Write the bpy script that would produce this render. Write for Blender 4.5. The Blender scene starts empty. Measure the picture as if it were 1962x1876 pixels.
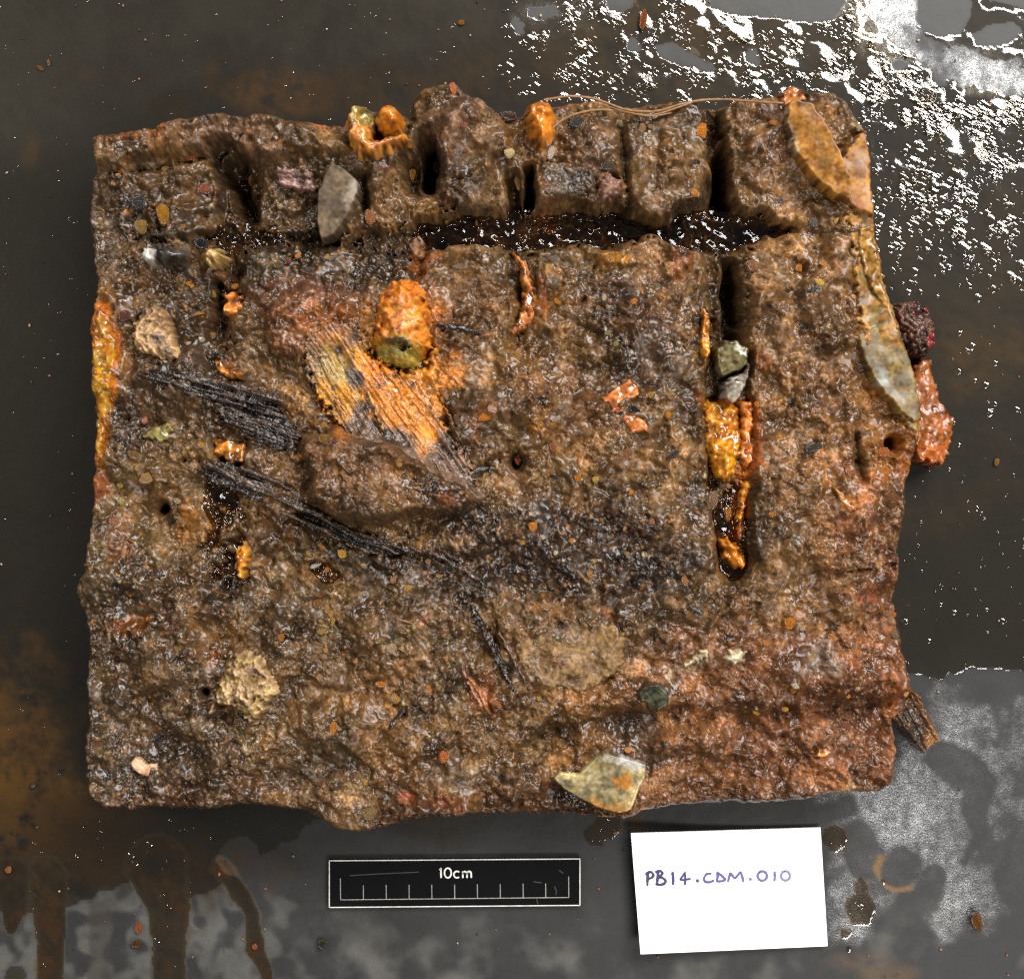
import bpy, math
import numpy as np
from mathutils import Vector

sc = bpy.context.scene
# ------------------------------------------------------------------ camera, light, exposure
H = 0.62                      # camera height above the mat (m)
PPM = 4376.0                  # photo units (1962 px wide view) per metre on the mat
CU, CV = 981.0, 938.0         # picture centre in those units
cam_d = bpy.data.cameras.new("camera")
cam = bpy.data.objects.new("camera", cam_d)
sc.collection.objects.link(cam)
cam.location = (0, 0, H)
cam_d.sensor_width = 36.0
cam_d.lens = 36.0 * H / (1962.0 / PPM)
cam_d.clip_start = 0.01
cam_d.clip_end = 50
sc.camera = cam

world = bpy.data.worlds.new("World")
sc.world = world
world.use_nodes = True
bg = world.node_tree.nodes["Background"]
bg.inputs[0].default_value = (1.0, 0.97, 0.92, 1)
bg.inputs[1].default_value = 0.20


def area(name, loc, target, sx, sy, power, col):
    d = bpy.data.lights.new(name, 'AREA')
    d.shape = 'RECTANGLE'
    d.size, d.size_y = sx, sy
    d.energy = power
    d.color = col
    o = bpy.data.objects.new(name, d)
    sc.collection.objects.link(o)
    o.location = loc
    o.rotation_euler = (Vector(target) - Vector(loc)).to_track_quat('-Z', 'Y').to_euler()
    return o


area("ceiling_lamp_main", (0.80, 1.04, 1.40), (0.1, 0.1, 0), 1.60, 0.50, 106, (1.0, 0.985, 0.965))
area("ceiling_lamp_south", (0.75, -1.10, 1.45), (0.1, 0, 0), 1.10, 0.30, 34, (1.0, 0.975, 0.94))
area("fill_light_west", (-1.35, 0.45, 1.50), (0, 0, 0), 0.30, 0.80, 24, (1.0, 0.96, 0.91))  # added weak fill from the west, not a fixture of the room
sc.cycles.max_bounces = 6
sc.cycles.diffuse_bounces = 2
sc.cycles.glossy_bounces = 2
sc.cycles.transparent_max_bounces = 8
sc.cycles.use_denoising = False
sc.cycles.sample_clamp_indirect = 3.0

vs = sc.view_settings
vs.view_transform = 'Standard'
vs.look = 'None'
vs.gamma = 1.0
vs.exposure = 0.0
vs.use_curve_mapping = False

# ------------------------------------------------------------------ numeric helpers
ZT = 45.0                     # nominal top of the block, mm
KT = (H - ZT / 1000) / H      # scale of the block grid (its top plane)


def to_lin(c):
    c = np.asarray(c, float) / 255.0
    return np.where(c <= 0.04045, c / 12.92, ((c + 0.055) / 1.055) ** 2.4)


def col(r, g, b, gain=0.42):
    return to_lin((r, g, b)) * gain


def fnoise(shape, s, seed, b=None, big=None):
    """gaussian random field, std 1; s = feature size in cells; with b a power law from big down to s"""
    r = np.random.default_rng(seed)
    ny, nx = shape
    f = np.fft.rfft2(r.standard_normal(shape))
    ky = np.fft.fftfreq(ny)[:, None]
    kx = np.fft.rfftfreq(nx)[None, :]
    k = np.sqrt(ky * ky + kx * kx)
    w = np.exp(-(k * s * 1.6) ** 2)
    if b is not None:
        w = w / np.maximum(k, 1.0 / big) ** b
        w[0, 0] = 0
    out = np.fft.irfft2(f * w, shape)
    out -= out.mean()
    return out / (out.std() + 1e-12)


def sstep(a, b, x):
    t = np.clip((x - a) / (b - a), 0, 1)
    return t * t * (3 - 2 * t)


def sdf_poly(poly, X, Y):
    """signed distance, positive inside"""
    P = np.asarray(poly, float)
    d2 = np.full(X.shape, 1e18)
    ins = np.zeros(X.shape, bool)
    n = len(P)
    for i in range(n):
        ax, ay = P[i]
        bx, by = P[(i + 1) % n]
        ex, ey = bx - ax, by - ay
        t = np.clip(((X - ax) * ex + (Y - ay) * ey) / (ex * ex + ey * ey + 1e-9), 0, 1)
        dx, dy = X - ax - ex * t, Y - ay - ey * t
        d2 = np.minimum(d2, dx * dx + dy * dy)
        if ay != by:
            c = ((ay > Y) != (by > Y)) & (X < (bx - ax) * (Y - ay) / (by - ay) + ax)
            ins ^= c
    return np.where(ins, 1, -1) * np.sqrt(d2)


def sdf_line(pts, hw, X, Y):
    """half width minus distance to a polyline with varying half width, positive inside"""
    if np.isscalar(hw):
        hw = [hw] * len(pts)
    best = np.full(X.shape, -1e9)
    for i in range(len(pts) - 1):
        ax, ay = pts[i]
        bx, by = pts[i + 1]
        ex, ey = bx - ax, by - ay
        t = np.clip(((X - ax) * ex + (Y - ay) * ey) / (ex * ex + ey * ey + 1e-9), 0, 1)
        d = np.hypot(X - ax - ex * t, Y - ay - ey * t)
        best = np.maximum(best, hw[i] * (1 - t) + hw[i + 1] * t - d)
    return best


def sdf_ell(cx, cy, rx, ry, rot, X, Y):
    c, s = math.cos(math.radians(rot)), math.sin(math.radians(rot))
    x, y = X - cx, Y - cy
    p, q = (x * c + y * s) / rx, (-x * s + y * c) / ry
    return (1 - np.sqrt(p * p + q * q)) * min(rx, ry)


# ------------------------------------------------------------------ materials
def new_mat(name):
    m = bpy.data.materials.new(name)
    m.use_nodes = True
    nt = m.node_tree
    for n in list(nt.nodes):
        nt.nodes.remove(n)
    out = nt.nodes.new("ShaderNodeOutputMaterial")
    return m, nt, out


def nd(nt, t, **kw):
    n = nt.nodes.new(t)
    for k, v in kw.items():
        setattr(n, k, v)
    return n


def math_node(nt, op, a, b=None, clamp=False):
    n = nd(nt, "ShaderNodeMath", operation=op, use_clamp=clamp)
    for i, v in enumerate((a, b)):
        if v is None:
            continue
        if isinstance(v, (int, float)):
            n.inputs[i].default_value = v
        else:
            nt.links.new(v, n.inputs[i])
    return n.outputs[0]


def noise_tex(nt, scale, detail=4, rough=0.6, vec=None):
    n = nd(nt, "ShaderNodeTexNoise")
    n.inputs["Scale"].default_value = scale
    n.inputs["Detail"].default_value = detail
    n.inputs["Roughness"].default_value = rough
    if vec is not None:
        nt.links.new(vec, n.inputs["Vector"])
    return n.outputs["Fac"]


def vary(nt, color_out, fac, lo, hi):
    """multiply a colour by a value that runs from lo to hi with the noise"""
    mr = nd(nt, "ShaderNodeMapRange")
    mr.inputs["From Min"].default_value = 0.25
    mr.inputs["From Max"].default_value = 0.75
    mr.inputs["To Min"].default_value = lo
    mr.inputs["To Max"].default_value = hi
    nt.links.new(fac, mr.inputs["Value"])
    mx = nd(nt, "ShaderNodeMix", data_type='RGBA', blend_type='MULTIPLY')
    mx.inputs["Factor"].default_value = 1
    nt.links.new(color_out, mx.inputs["A"])
    cb = nd(nt, "ShaderNodeCombineColor")
    for i in range(3):
        nt.links.new(mr.outputs[0], cb.inputs[i])
    nt.links.new(cb.outputs[0], mx.inputs["B"])
    return mx.outputs["Result"]


def bump(nt, h, strength, dist, normal=None):
    b = nd(nt, "ShaderNodeBump")
    b.inputs["Strength"].default_value = strength
    b.inputs["Distance"].default_value = dist
    nt.links.new(h, b.inputs["Height"])
    if normal is not None:
        nt.links.new(normal, b.inputs["Normal"])
    return b.outputs[0]


def pigment_mat(name, bump_d=0.0006, bump_s=0.6, lo=0.6, hi=1.45, spec=0.5, fine=1500, coat=0.0):
    """colour and roughness are read from the mesh (pigment, gloss), grain and relief from noise"""
    m, nt, out = new_mat(name)
    p = nd(nt, "ShaderNodeBsdfPrincipled")
    at = nd(nt, "ShaderNodeAttribute", attribute_name="pigment")
    gl = nd(nt, "ShaderNodeAttribute", attribute_name="gloss")
    tc = nd(nt, "ShaderNodeTexCoord").outputs["Object"]
    n1 = noise_tex(nt, fine, 3, 0.65, tc)
    n2 = noise_tex(nt, fine * 0.28, 4, 0.6, tc)
    c = vary(nt, at.outputs["Color"], n1, lo, hi)
    nt.links.new(c, p.inputs["Base Color"])
    r = math_node(nt, 'ADD', gl.outputs["Fac"], math_node(nt, 'MULTIPLY', math_node(nt, 'SUBTRACT', n2, 0.5), 0.25))
    r = math_node(nt, 'MAXIMUM', r, 0.06)
    nt.links.new(r, p.inputs["Roughness"])
    hgt = math_node(nt, 'ADD', n1, math_node(nt, 'MULTIPLY', n2, 1.2))
    nt.links.new(bump(nt, hgt, bump_s, bump_d), p.inputs["Normal"])
    p.inputs["Specular IOR Level"].default_value = spec
    if coat:
        p.inputs["Coat Weight"].default_value = coat
        p.inputs["Coat Roughness"].default_value = 0.08
        p.inputs["Coat IOR"].default_value = 1.33
    nt.links.new(p.outputs[0], out.inputs[0])
    return m


M_BODY = pigment_mat("wet_concretion", bump_d=0.0003, bump_s=0.3, lo=0.6, hi=1.4, fine=1700, spec=0.26)
M_WOOD = pigment_mat("wet_waterlogged_wood", bump_d=0.0003, lo=0.7, hi=1.35)
M_RUST = pigment_mat("wet_orange_corrosion", bump_d=0.00012, bump_s=0.3, lo=0.75, hi=1.22, fine=1600)
M_FLINT = pigment_mat("wet_flint", bump_d=0.0001, bump_s=0.15, lo=0.8, hi=1.18, fine=900, spec=0.28)
M_LIME = pigment_mat("damp_limestone", bump_d=0.0005, bump_s=0.6, lo=0.75, hi=1.2, fine=1300)


def stone_mat():
    m, nt, out = new_mat("wet_pebble")
    p = nd(nt, "ShaderNodeBsdfPrincipled")
    oi = nd(nt, "ShaderNodeObjectInfo")
    tc = nd(nt, "ShaderNodeTexCoord").outputs["Object"]
    ad = nd(nt, "ShaderNodeVectorMath", operation='ADD')
    nt.links.new(tc, ad.inputs[0])
    cb = nd(nt, "ShaderNodeCombineXYZ")
    for i in range(3):
        nt.links.new(math_node(nt, 'MULTIPLY', oi.outputs["Random"], 37.0), cb.inputs[i])
    nt.links.new(cb.outputs[0], ad.inputs[1])
    n1 = noise_tex(nt, 2.6, 5, 0.65, ad.outputs[0])
    n2 = noise_tex(nt, 9.0, 3, 0.6, ad.outputs[0])
    c = vary(nt, oi.outputs["Color"], n1, 0.6, 1.4)
    c = vary(nt, c, n2, 0.8, 1.2)
    nt.links.new(c, p.inputs["Base Color"])
    p.inputs["Roughness"].default_value = 0.2
    nt.links.new(bump(nt, math_node(nt, 'ADD', n1, n2), 0.6, 0.16), p.inputs["Normal"])
    nt.links.new(p.outputs[0], out.inputs[0])
    return m


M_STONE = stone_mat()


def plain_mat(name, c, rough, n_scale=0, lo=0.9, hi=1.1, spec=0.5, bump_d=0):
    m, nt, out = new_mat(name)
    p = nd(nt, "ShaderNodeBsdfPrincipled")
    rgb = nd(nt, "ShaderNodeRGB")
    rgb.outputs[0].default_value = (*c, 1)
    co = rgb.outputs[0]
    if n_scale:
        tc = nd(nt, "ShaderNodeTexCoord").outputs["Object"]
        n = noise_tex(nt, n_scale, 5, 0.6, tc)
        co = vary(nt, co, n, lo, hi)
        if bump_d:
            nt.links.new(bump(nt, n, 0.5, bump_d), p.inputs["Normal"])
    nt.links.new(co, p.inputs["Base Color"])
    p.inputs["Roughness"].default_value = rough
    p.inputs["Specular IOR Level"].default_value = spec
    nt.links.new(p.outputs[0], out.inputs[0])
    return m


def water_mat(name, tint, rough=0.02, bump_scale=0, bump_d=0.0, ior=1.36):
    """thin water: what lies below shows through the tint, the lamps mirror by Fresnel"""
    m, nt, out = new_mat(name)
    tr = nd(nt, "ShaderNodeBsdfTransparent")
    tr.inputs[0].default_value = (*tint, 1)
    gl = nd(nt, "ShaderNodeBsdfGlossy")
    gl.inputs["Roughness"].default_value = rough
    f0 = ((ior - 1) / (ior + 1)) ** 2
    ge = nd(nt, "ShaderNodeNewGeometry")
    dt = nd(nt, "ShaderNodeVectorMath", operation='DOT_PRODUCT')
    nt.links.new(ge.outputs["Normal"], dt.inputs[0])
    nt.links.new(ge.outputs["Incoming"], dt.inputs[1])
    om = math_node(nt, 'SUBTRACT', 1.0, math_node(nt, 'ABSOLUTE', dt.outputs["Value"]), True)
    fr = math_node(nt, 'ADD', math_node(nt, 'MULTIPLY', math_node(nt, 'POWER', om, 5.0), 1 - f0), f0)
    mx = nd(nt, "ShaderNodeMixShader")
    if bump_scale:
        geo = nd(nt, "ShaderNodeNewGeometry").outputs["Position"]
        n = noise_tex(nt, bump_scale, 2, 0.5, geo)
        b = bump(nt, n, 1.0, bump_d)
        nt.links.new(b, gl.inputs["Normal"])
        nt.links.new(b, dt.inputs[0])
    nt.links.new(fr, mx.inputs[0])
    nt.links.new(tr.outputs[0], mx.inputs[1])
    nt.links.new(gl.outputs[0], mx.inputs[2])
    nt.links.new(mx.outputs[0], out.inputs[0])
    return m


M_WATER = water_mat("silty_water_film", (0.74, 0.70, 0.63), 0.07, 260, 0.0001, 1.5)
M_DROP = water_mat("clear_water_drop", (0.94, 0.92, 0.88), 0.08, ior=1.6)
M_POOL = water_mat("dark_trapped_water", (0.60, 0.47, 0.30), 0.09, 160, 0.0003, 1.4)


def mat_surface():
    """black rubber mat: pigment (stains, chalky bloom), gloss, and frost = a bloom of tiny water beads"""
    m, nt, out = new_mat("black_rubber_mat")
    p = nd(nt, "ShaderNodeBsdfPrincipled")
    at = nd(nt, "ShaderNodeAttribute", attribute_name="pigment")
    gl = nd(nt, "ShaderNodeAttribute", attribute_name="gloss")
    fz = nd(nt, "ShaderNodeAttribute", attribute_name="frost")
    tc = nd(nt, "ShaderNodeTexCoord").outputs["Object"]
    n1 = noise_tex(nt, 900, 3, 0.6, tc)
    n2 = noise_tex(nt, 45, 6, 0.62, tc)
    c = vary(nt, at.outputs["Color"], n2, 0.72, 1.3)
    c = vary(nt, c, n1, 0.85, 1.15)
    nt.links.new(c, p.inputs["Base Color"])
    r = math_node(nt, 'ADD', gl.outputs["Fac"], math_node(nt, 'MULTIPLY', math_node(nt, 'SUBTRACT', n2, 0.5), 0.2))
    nt.links.new(r, p.inputs["Roughness"])
    p.inputs["Specular IOR Level"].default_value = 0.25
    b1 = bump(nt, n1, 0.15, 0.0002)
    nt.links.new(b1, p.inputs["Normal"])
    # beads
    vo = nd(nt, "ShaderNodeTexVoronoi", feature='SMOOTH_F1')
    vo.inputs["Scale"].default_value = 1500
    vo.inputs["Smoothness"].default_value = 0.4
    nt.links.new(tc, vo.inputs["Vector"])
    nb = noise_tex(nt, 1100, 3, 0.7, tc)
    hb = math_node(nt, 'SUBTRACT', math_node(nt, 'MULTIPLY', nb, 1.4), vo.outputs["Distance"])
    bb = bump(nt, hb, 0.8, 0.0004)
    gz = nd(nt, "ShaderNodeBsdfGlossy")
    gz.inputs["Roughness"].default_value = 0.3
    nt.links.new(bb, gz.inputs["Normal"])
    mx = nd(nt, "ShaderNodeMixShader")
    n3 = noise_tex(nt, 240, 4, 0.6, tc)
    k = math_node(nt, 'MULTIPLY', fz.outputs["Fac"], math_node(nt, 'ADD', math_node(nt, 'MULTIPLY', n3, 0.5), -0.1))
    nt.links.new(k, mx.inputs[0])
    nt.links.new(p.outputs[0], mx.inputs[1])
    nt.links.new(gz.outputs[0], mx.inputs[2])
    nt.links.new(mx.outputs[0], out.inputs[0])
    return m


M_MAT = mat_surface()


# ------------------------------------------------------------------ mesh helpers
def link(o, parent=None):
    sc.collection.objects.link(o)
    if parent is not None:
        o.parent = parent
    return o


def tag(o, label=None, cat=None, group=None, kind=None):
    for k, v in (("label", label), ("category", cat), ("group", group), ("kind", kind)):
        if v:
            o[k] = v
    return o


def mesh_np(name, co, faces, mat, parent=None, attrs=None, smooth=True):
    """co (n,3), faces (m,4) or (m,3) arrays; attrs {name: array}"""
    me = bpy.data.meshes.new(name)
    co = np.ascontiguousarray(co, np.float32)
    faces = np.ascontiguousarray(faces, np.int32)
    nf, k = faces.shape
    me.vertices.add(len(co))
    me.vertices.foreach_set("co", co.ravel())
    me.loops.add(nf * k)
    me.loops.foreach_set("vertex_index", faces.ravel())
    me.polygons.add(nf)
    me.polygons.foreach_set("loop_start", np.arange(0, nf * k, k, dtype=np.int32))
    me.polygons.foreach_set("loop_total", np.full(nf, k, np.int32))
    me.polygons.foreach_set("use_smooth", np.full(nf, smooth, bool))
    for an, a in (attrs or {}).items():
        a = np.asarray(a, np.float32)
        if a.ndim == 2:
            at = me.attributes.new(an, 'FLOAT_COLOR', 'POINT')
            at.data.foreach_set("color", np.c_[a, np.ones(len(a), np.float32)].astype(np.float32).ravel())
        else:
            at = me.attributes.new(an, 'FLOAT', 'POINT')
            at.data.foreach_set("value", a)
    me.update(calc_edges=True)
    me.validate()
    me.materials.append(mat)
    o = bpy.data.objects.new(name, me)
    return link(o, parent)


def grid_faces(keep):
    """quads of a (ny,nx) grid whose four corners are kept; returns faces on compact ids and the kept mask"""
    ny, nx = keep.shape
    idx = np.full(keep.shape, -1, np.int64)
    q = keep[:-1, :-1] & keep[1:, :-1] & keep[:-1, 1:] & keep[1:, 1:]
    used = np.zeros(keep.shape, bool)
    used[:-1, :-1] |= q
    used[1:, :-1] |= q
    used[:-1, 1:] |= q
    used[1:, 1:] |= q
    idx[used] = np.arange(used.sum())
    a, b, c, d = idx[:-1, :-1][q], idx[1:, :-1][q], idx[1:, 1:][q], idx[:-1, 1:][q]
    return np.stack([a, b, c, d], 1), used


def w_top(u, v, zmm):
    """block grid -> world"""
    return np.stack([(u - CU) * KT / PPM, -(v - CV) * KT / PPM, np.asarray(zmm) / 1000.0], -1)


def w_at(u, v, z=0.0):
    """point of the picture at height z (m) -> world"""
    k = (H - z) / H / PPM
    return Vector(((u - CU) * k, -(v - CV) * k, z))


# =================================================================== THE MAT (ground)
GS = 4.4                                   # grid step in view units (1 mm)
mu = np.arange(-190, 2160, GS)
mv = np.arange(-190, 2070, GS)
MU, MV = np.meshgrid(mu, mv)
ms = MU.shape
nA = fnoise(ms, 6, 1)
nB = fnoise(ms, 2, 2, 1.6, 120)
nC = fnoise(ms, 1.2, 3, 1.1, 40)
nD = fnoise(ms, 2, 4, 1.7, 90)


def soft(sd, w, nz=0.0, n=None):
    n = nB if n is None else n
    return sstep(-w, w, sd + nz * n)


def mixc(C, w, c):
    w = w[..., None] if w.ndim == C.ndim - 1 else w
    return C * (1 - w) + np.asarray(c) * w


MC = np.empty(ms + (3,))
MC[:] = (0.026, 0.026, 0.0265)
MC = mixc(MC, 0.6 * sstep(0.2, 2.0, nB), (0.046, 0.045, 0.043))
MC = mixc(MC, 0.6 * sstep(0.3, 2.2, nD), (0.018, 0.018, 0.018))
MG = np.full(ms, 0.55)
# chalky bloom along the bottom edge
bl = sstep(1690, 1850, MV) * sstep(-0.2, 1.6, nD + 0.4 * nB) * sstep(120, 500, MU)
MC = mixc(MC, 0.85 * bl, (0.125, 0.12, 0.107))
bl2 = soft(sdf_ell(270, 1800, 330, 120, 0, MU, MV), 60, 25) * sstep(-0.8, 1.0, nA + nB)
MC = mixc(MC, 0.8 * bl2, (0.12, 0.117, 0.105))
# satin brown-grey top left
tl = soft(sdf_poly([(-300, -300), (960, -300), (930, 60), (800, 140), (500, 160), (250, 210), (100, 330), (-300, 360)], MU, MV), 70, 30)
MC = mixc(MC, 0.9 * tl, (0.053, 0.049, 0.043))
MG = MG * (1 - tl) + 0.42 * tl
# dark silt all round the block
sl = soft(sdf_poly([(-300, 330), (130, 300), (420, 190), (900, 110), (1200, 60), (2300, 150), (2300, 1270), (1740, 1290), (1500, 1450), (650, 1560), (520, 1680), (-300, 1740)], MU, MV), 60, 35)
MC = mixc(MC, 0.9 * sl, (0.013, 0.0115, 0.0085))
MC = mixc(MC, 0.8 * sl * sstep(0.3, 1.7, nB + 0.5 * nC), (0.034, 0.021, 0.008))
MC = mixc(MC, 0.7 * sl * sstep(0.2, 1.8, nD), (0.012, 0.011, 0.008))
MC = mixc(MC, 0.8 * soft(sdf_ell(60, 720, 190, 430, 0, MU, MV), 80, 25), (0.016, 0.0135, 0.009))  # shade on the block's left side, painted into the mat colour
# rust stains
for (cx, cy, rx, ry, rot, c, a, sf) in [
    (30, 1420, 110, 170, 0, (0.28, 0.135, 0.014), 0.8, 60), (0, 1545, 150, 80, 0, (0.30, 0.145, 0.014), 0.75, 40),
    (120, 1600, 160, 60, 10, (0.13, 0.06, 0.008), 0.8, 40), (540, 185, 105, 55, 0, (0.20, 0.088, 0.012), 0.85, 16),
    (740, 180, 160, 55, 0, (0.10, 0.046, 0.008), 0.8, 40), (60, 285, 20, 45, 15, (0.11, 0.062, 0.014), 0.6, 14),
    (165, 145, 18, 10, 0, (0.14, 0.062, 0.012), 0.6, 7), (405, 145, 10, 30, 10, (0.12, 0.05, 0.012), 0.5, 9),
    (1290, 110, 330, 90, 0, (0.15, 0.08, 0.016), 0.6, 50), (1870, 700, 90, 60, -15, (0.17, 0.088, 0.014), 0.7, 30),
    (1900, 560, 130, 60, 0, (0.07, 0.042, 0.014), 0.5, 40), (1820, 1000, 60, 40, 0, (0.08, 0.042, 0.01), 0.5, 25),
    (1760, 420, 60, 120, 0, (0.08, 0.045, 0.012), 0.5, 40), (1640, 1840, 60, 18, -5, (0.14, 0.08, 0.04), 0.5, 10),
    (1700, 1865, 50, 22, 0, (0.16, 0.09, 0.03), 0.5, 10), (330, 1640, 190, 50, 5, (0.055, 0.028, 0.007), 0.9, 30),
    (190, 1660, 120, 35, 0, (0.075, 0.036, 0.008), 0.7, 25)]:
    w = soft(sdf_ell(cx, cy, rx, ry, rot, MU, MV), sf, sf * 0.5) * a
    MC = mixc(MC, w * np.clip(0.75 + 0.3 * nC, 0, 1), c)
# silt fingers run with the water at the lower left
FINGERS = [([(300, 1660), (320, 1730), (325, 1800), (322, 1900)], [60, 42, 33, 32]),
           ([(425, 1660), (455, 1705), (485, 1752), (488, 1815), (512, 1862), (515, 1900)], [18, 18, 14, 17, 9, 8]),
           ([(90, 1680), (97, 1780), (97, 1900)], [40, 26, 24]),
           ([(20, 1680), (25, 1730), (22, 1780)], [40, 30, 8])]
for pts, hw in FINGERS:
    w = soft(sdf_line(pts, hw, MU, MV), 4, 2)
    MC = mixc(MC, w * np.clip(0.8 + 0.25 * nC, 0.3, 1), (0.06, 0.032, 0.009))
    MC = mixc(MC, w * sstep(0.4, 1.8, nC + 0.5 * nB) * 0.8, (0.13, 0.062, 0.014))
    MC = mixc(MC, w * sstep(0.4, 1.8, -nC) * 0.7, (0.02, 0.014, 0.007))
    MC = mixc(MC, soft(3.5 - np.abs(sdf_line(pts, hw, MU, MV) + 2 * nC), 2.5, 1) * 0.5, (0.10, 0.085, 0.06))
w = soft(sdf_line([(192, 1750), (190, 1900)], [22, 22], MU, MV), 5, 3)
MC = mixc(MC, w * 0.6, (0.038, 0.033, 0.026))
# rust ring, brown drips by the card
ring = 4.5 + 2 * nC - np.abs(np.hypot((MU - 1722) / 1.05, MV - 1668) - 36 - 1.5 * nB)
ring = soft(ring, 3, 1) * sstep(-0.3, 0.4, (-(MU - 1722) * 0.8 + (MV - 1668) * 0.75) / 36)
MC = mixc(MC, ring * 0.85, (0.20, 0.10, 0.025))
for (x, y, r) in [(1600, 1606, 24), (1648, 1742, 30), (1652, 1700, 16), (1618, 1788, 11), (1142, 1600, 22), (1165, 1580, 30), (1215, 1572, 20)]:
    MC = mixc(MC, soft(sdf_ell(x, y, r, r, 0, MU, MV), 5, 3) * 0.9, (0.06, 0.028, 0.006))

# where the film of water lies (positive = wet)
WET = sdf_poly([(900, -300), (2300, -300), (2300, 1284), (1900, 1290), (1740, 1300), (1600, 1400), (1200, 1500), (700, 1500),
                (610, 1590), (540, 1630), (420, 1690), (360, 1715), (250, 1690), (170, 1715), (130, 1740), (-300, 1735), (-300, -300)], MU, MV)
WET = WET + 9 * nB + 3 * nC
for pts, hw in FINGERS:
    WET = np.maximum(WET, sdf_line(pts, hw, MU, MV) + 2 * nC)
for (x, y, r) in [(1600, 1606, 24), (1648, 1742, 30), (1652, 1700, 15), (1618, 1788, 11), (1625, 1818, 8), (1142, 1600, 20), (1165, 1580, 26),
                  (30, 1868, 20), (1690, 1688, 8)]:
    WET = np.maximum(WET, sdf_ell(x, y, r, r * 1.05, 0, MU, MV) + 2.5 * nC)
DRY = [[(1258, 90), (1290, 82), (1330, 105), (1366, 122), (1372, 138), (1340, 140), (1300, 125), (1265, 110)],
       [(1424, 118), (1432, 92), (1448, 88), (1460, 118), (1452, 128)],
       [(1350, -60), (1640, -60), (1620, 10), (1600, 40), (1560, 46), (1470, 34), (1400, 26), (1353, 10)],
       [(1758, -60), (1850, -60), (1862, 30), (1840, 66), (1800, 72), (1770, 60), (1752, 40)],
       [(1868, 88), (1860, 66), (1900, 48), (1940, 42), (1960, 60), (1935, 86), (1900, 92)],
       [(1200, 80), (1212, 70), (1228, 90), (1224, 100), (1205, 96)],
       [(1150, -60), (1215, -60), (1212, 12), (1190, 26), (1165, 20)],
       [(978, 40), (990, 32), (1005, 48), (1004, 66), (988, 68)],
       [(1705, 118), (1722, 110), (1745, 122), (1738, 136), (1715, 138)],
       [(1880, -60), (2300, -60), (2300, 20), (1990, 30), (1940, 10), (1900, 5)],
       [(440, 1606), (470, 1598), (495, 1620), (500, 1655), (470, 1680), (430, 1675), (412, 1645)],
       [(1010, 15), (1060, 8), (1075, 25), (1040, 40), (1012, 34)]]
dry_m = np.full(ms, -1e9)
for p in DRY:
    dry_m = np.maximum(dry_m, sdf_poly(p, MU, MV))
WET = np.minimum(WET, -dry_m + 1.5 * nC)
fb = sdf_poly([(1640, -60), (1752, -60), (1768, 72), (1850, 96), (1990, 130), (1990, 196), (1900, 186), (1800, 150), (1720, 96), (1660, 30)], MU, MV)
WET = np.minimum(WET, -fb + 8 * nC + 4 * nB)
# dried patches show the grey mat
w = sstep(-2, 3, dry_m - 1.0 * nC) * sstep(300, 200, MV)
MC = mixc(MC, w, (0.062, 0.060, 0.057))
MG = MG * (1 - w) + 0.6 * w

# frost: beads of water too small to see singly
FR = np.zeros(ms)
for (poly, a) in [
    ([(1560, 1510), (1720, 1500), (1740, 1420), (1810, 1400), (1770, 1330), (1900, 1310), (2200, 1290), (2200, 1680), (1930, 1760), (1850, 1740), (1780, 1690), (1640, 1650), (1570, 1560)], 0.85),
    ([(1580, 1690), (1620, 1680), (1700, 1720), (1640, 1800), (1590, 1800)], 1.0),
    ([(1740, 1620), (1960, 1560), (1960, 1780), (1820, 1780)], 0.7),
    ([(1560, -60), (1760, -60), (1768, 70), (1860, 90), (1990, 140), (1990, 190), (1900, 200), (1760, 170), (1690, 100), (1600, 30)], 2.6),
    ([(960, -60), (1150, -60), (1130, 40), (1060, 60), (990, 40)], 0.8), ([(1590, 1580), (1630, 1580), (1650, 1640), (1600, 1650)], 0.9)]:
    FR = np.maximum(FR, a * soft(sdf_poly(poly, MU, MV), 22, 22))
hol = np.zeros(ms)
for pts, hw in [([(1800, 1450), (1850, 1475), (1880, 1470)], [26, 34, 12]), ([(1870, 1560), (1880, 1600), (1850, 1650)], [22, 18, 8]),
                ([(1722, 1668), (1735, 1660)], [30, 28]), ([(1635, 1600), (1660, 1650)], [26, 30]), ([(1890, 1500), (1870, 1550)], [24, 26]),
                ([(1940, 1600), (1920, 1680)], [18, 30]), ([(1790, 1680), (1770, 1720)], [22, 22]), ([(1580, 1560), (1620, 1545)], [22, 18])]:
    hol = np.maximum(hol, soft(sdf_line(pts, hw, MU, MV), 7, 9))
FR *= (1 - 0.92 * hol) * np.clip(0.46 + 0.30 * nB + 0.12 * nC, 0.05, 1.2)
FR *= 1 - np.clip(w, 0, 1)
FR = np.where(WET > 4, FR * 0.5, FR)

keep = np.ones(ms, bool)
fc, used = grid_faces(keep)
relief = 0.05 * nB + 0.03 * nC
co = np.stack([(MU - CU) / PPM, -(MV - CV) / PPM, relief / 1000], -1)[used]
mat_o = mesh_np("rubber_mat", co, fc, M_MAT, None, {"pigment": np.clip((MC * (0.44 * (1 - 0.45 * sstep(-10, 10, WET) * (1 - 0.5 * tl)))[..., None])[used], 0.002, 1), "gloss": MG[used], "frost": FR[used]})
mat_o.name = "ground"
tag(mat_o, "wet black rubber mat, rust stained, under the block", "mat", kind="structure")

# ------------------------------------------------------------------ film of water on the mat
ws = 3.6
wu = np.arange(-100, 2060, ws)
wv = np.arange(-100, 1960, ws)
WU, WV = np.meshgrid(wu, wv)


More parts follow.
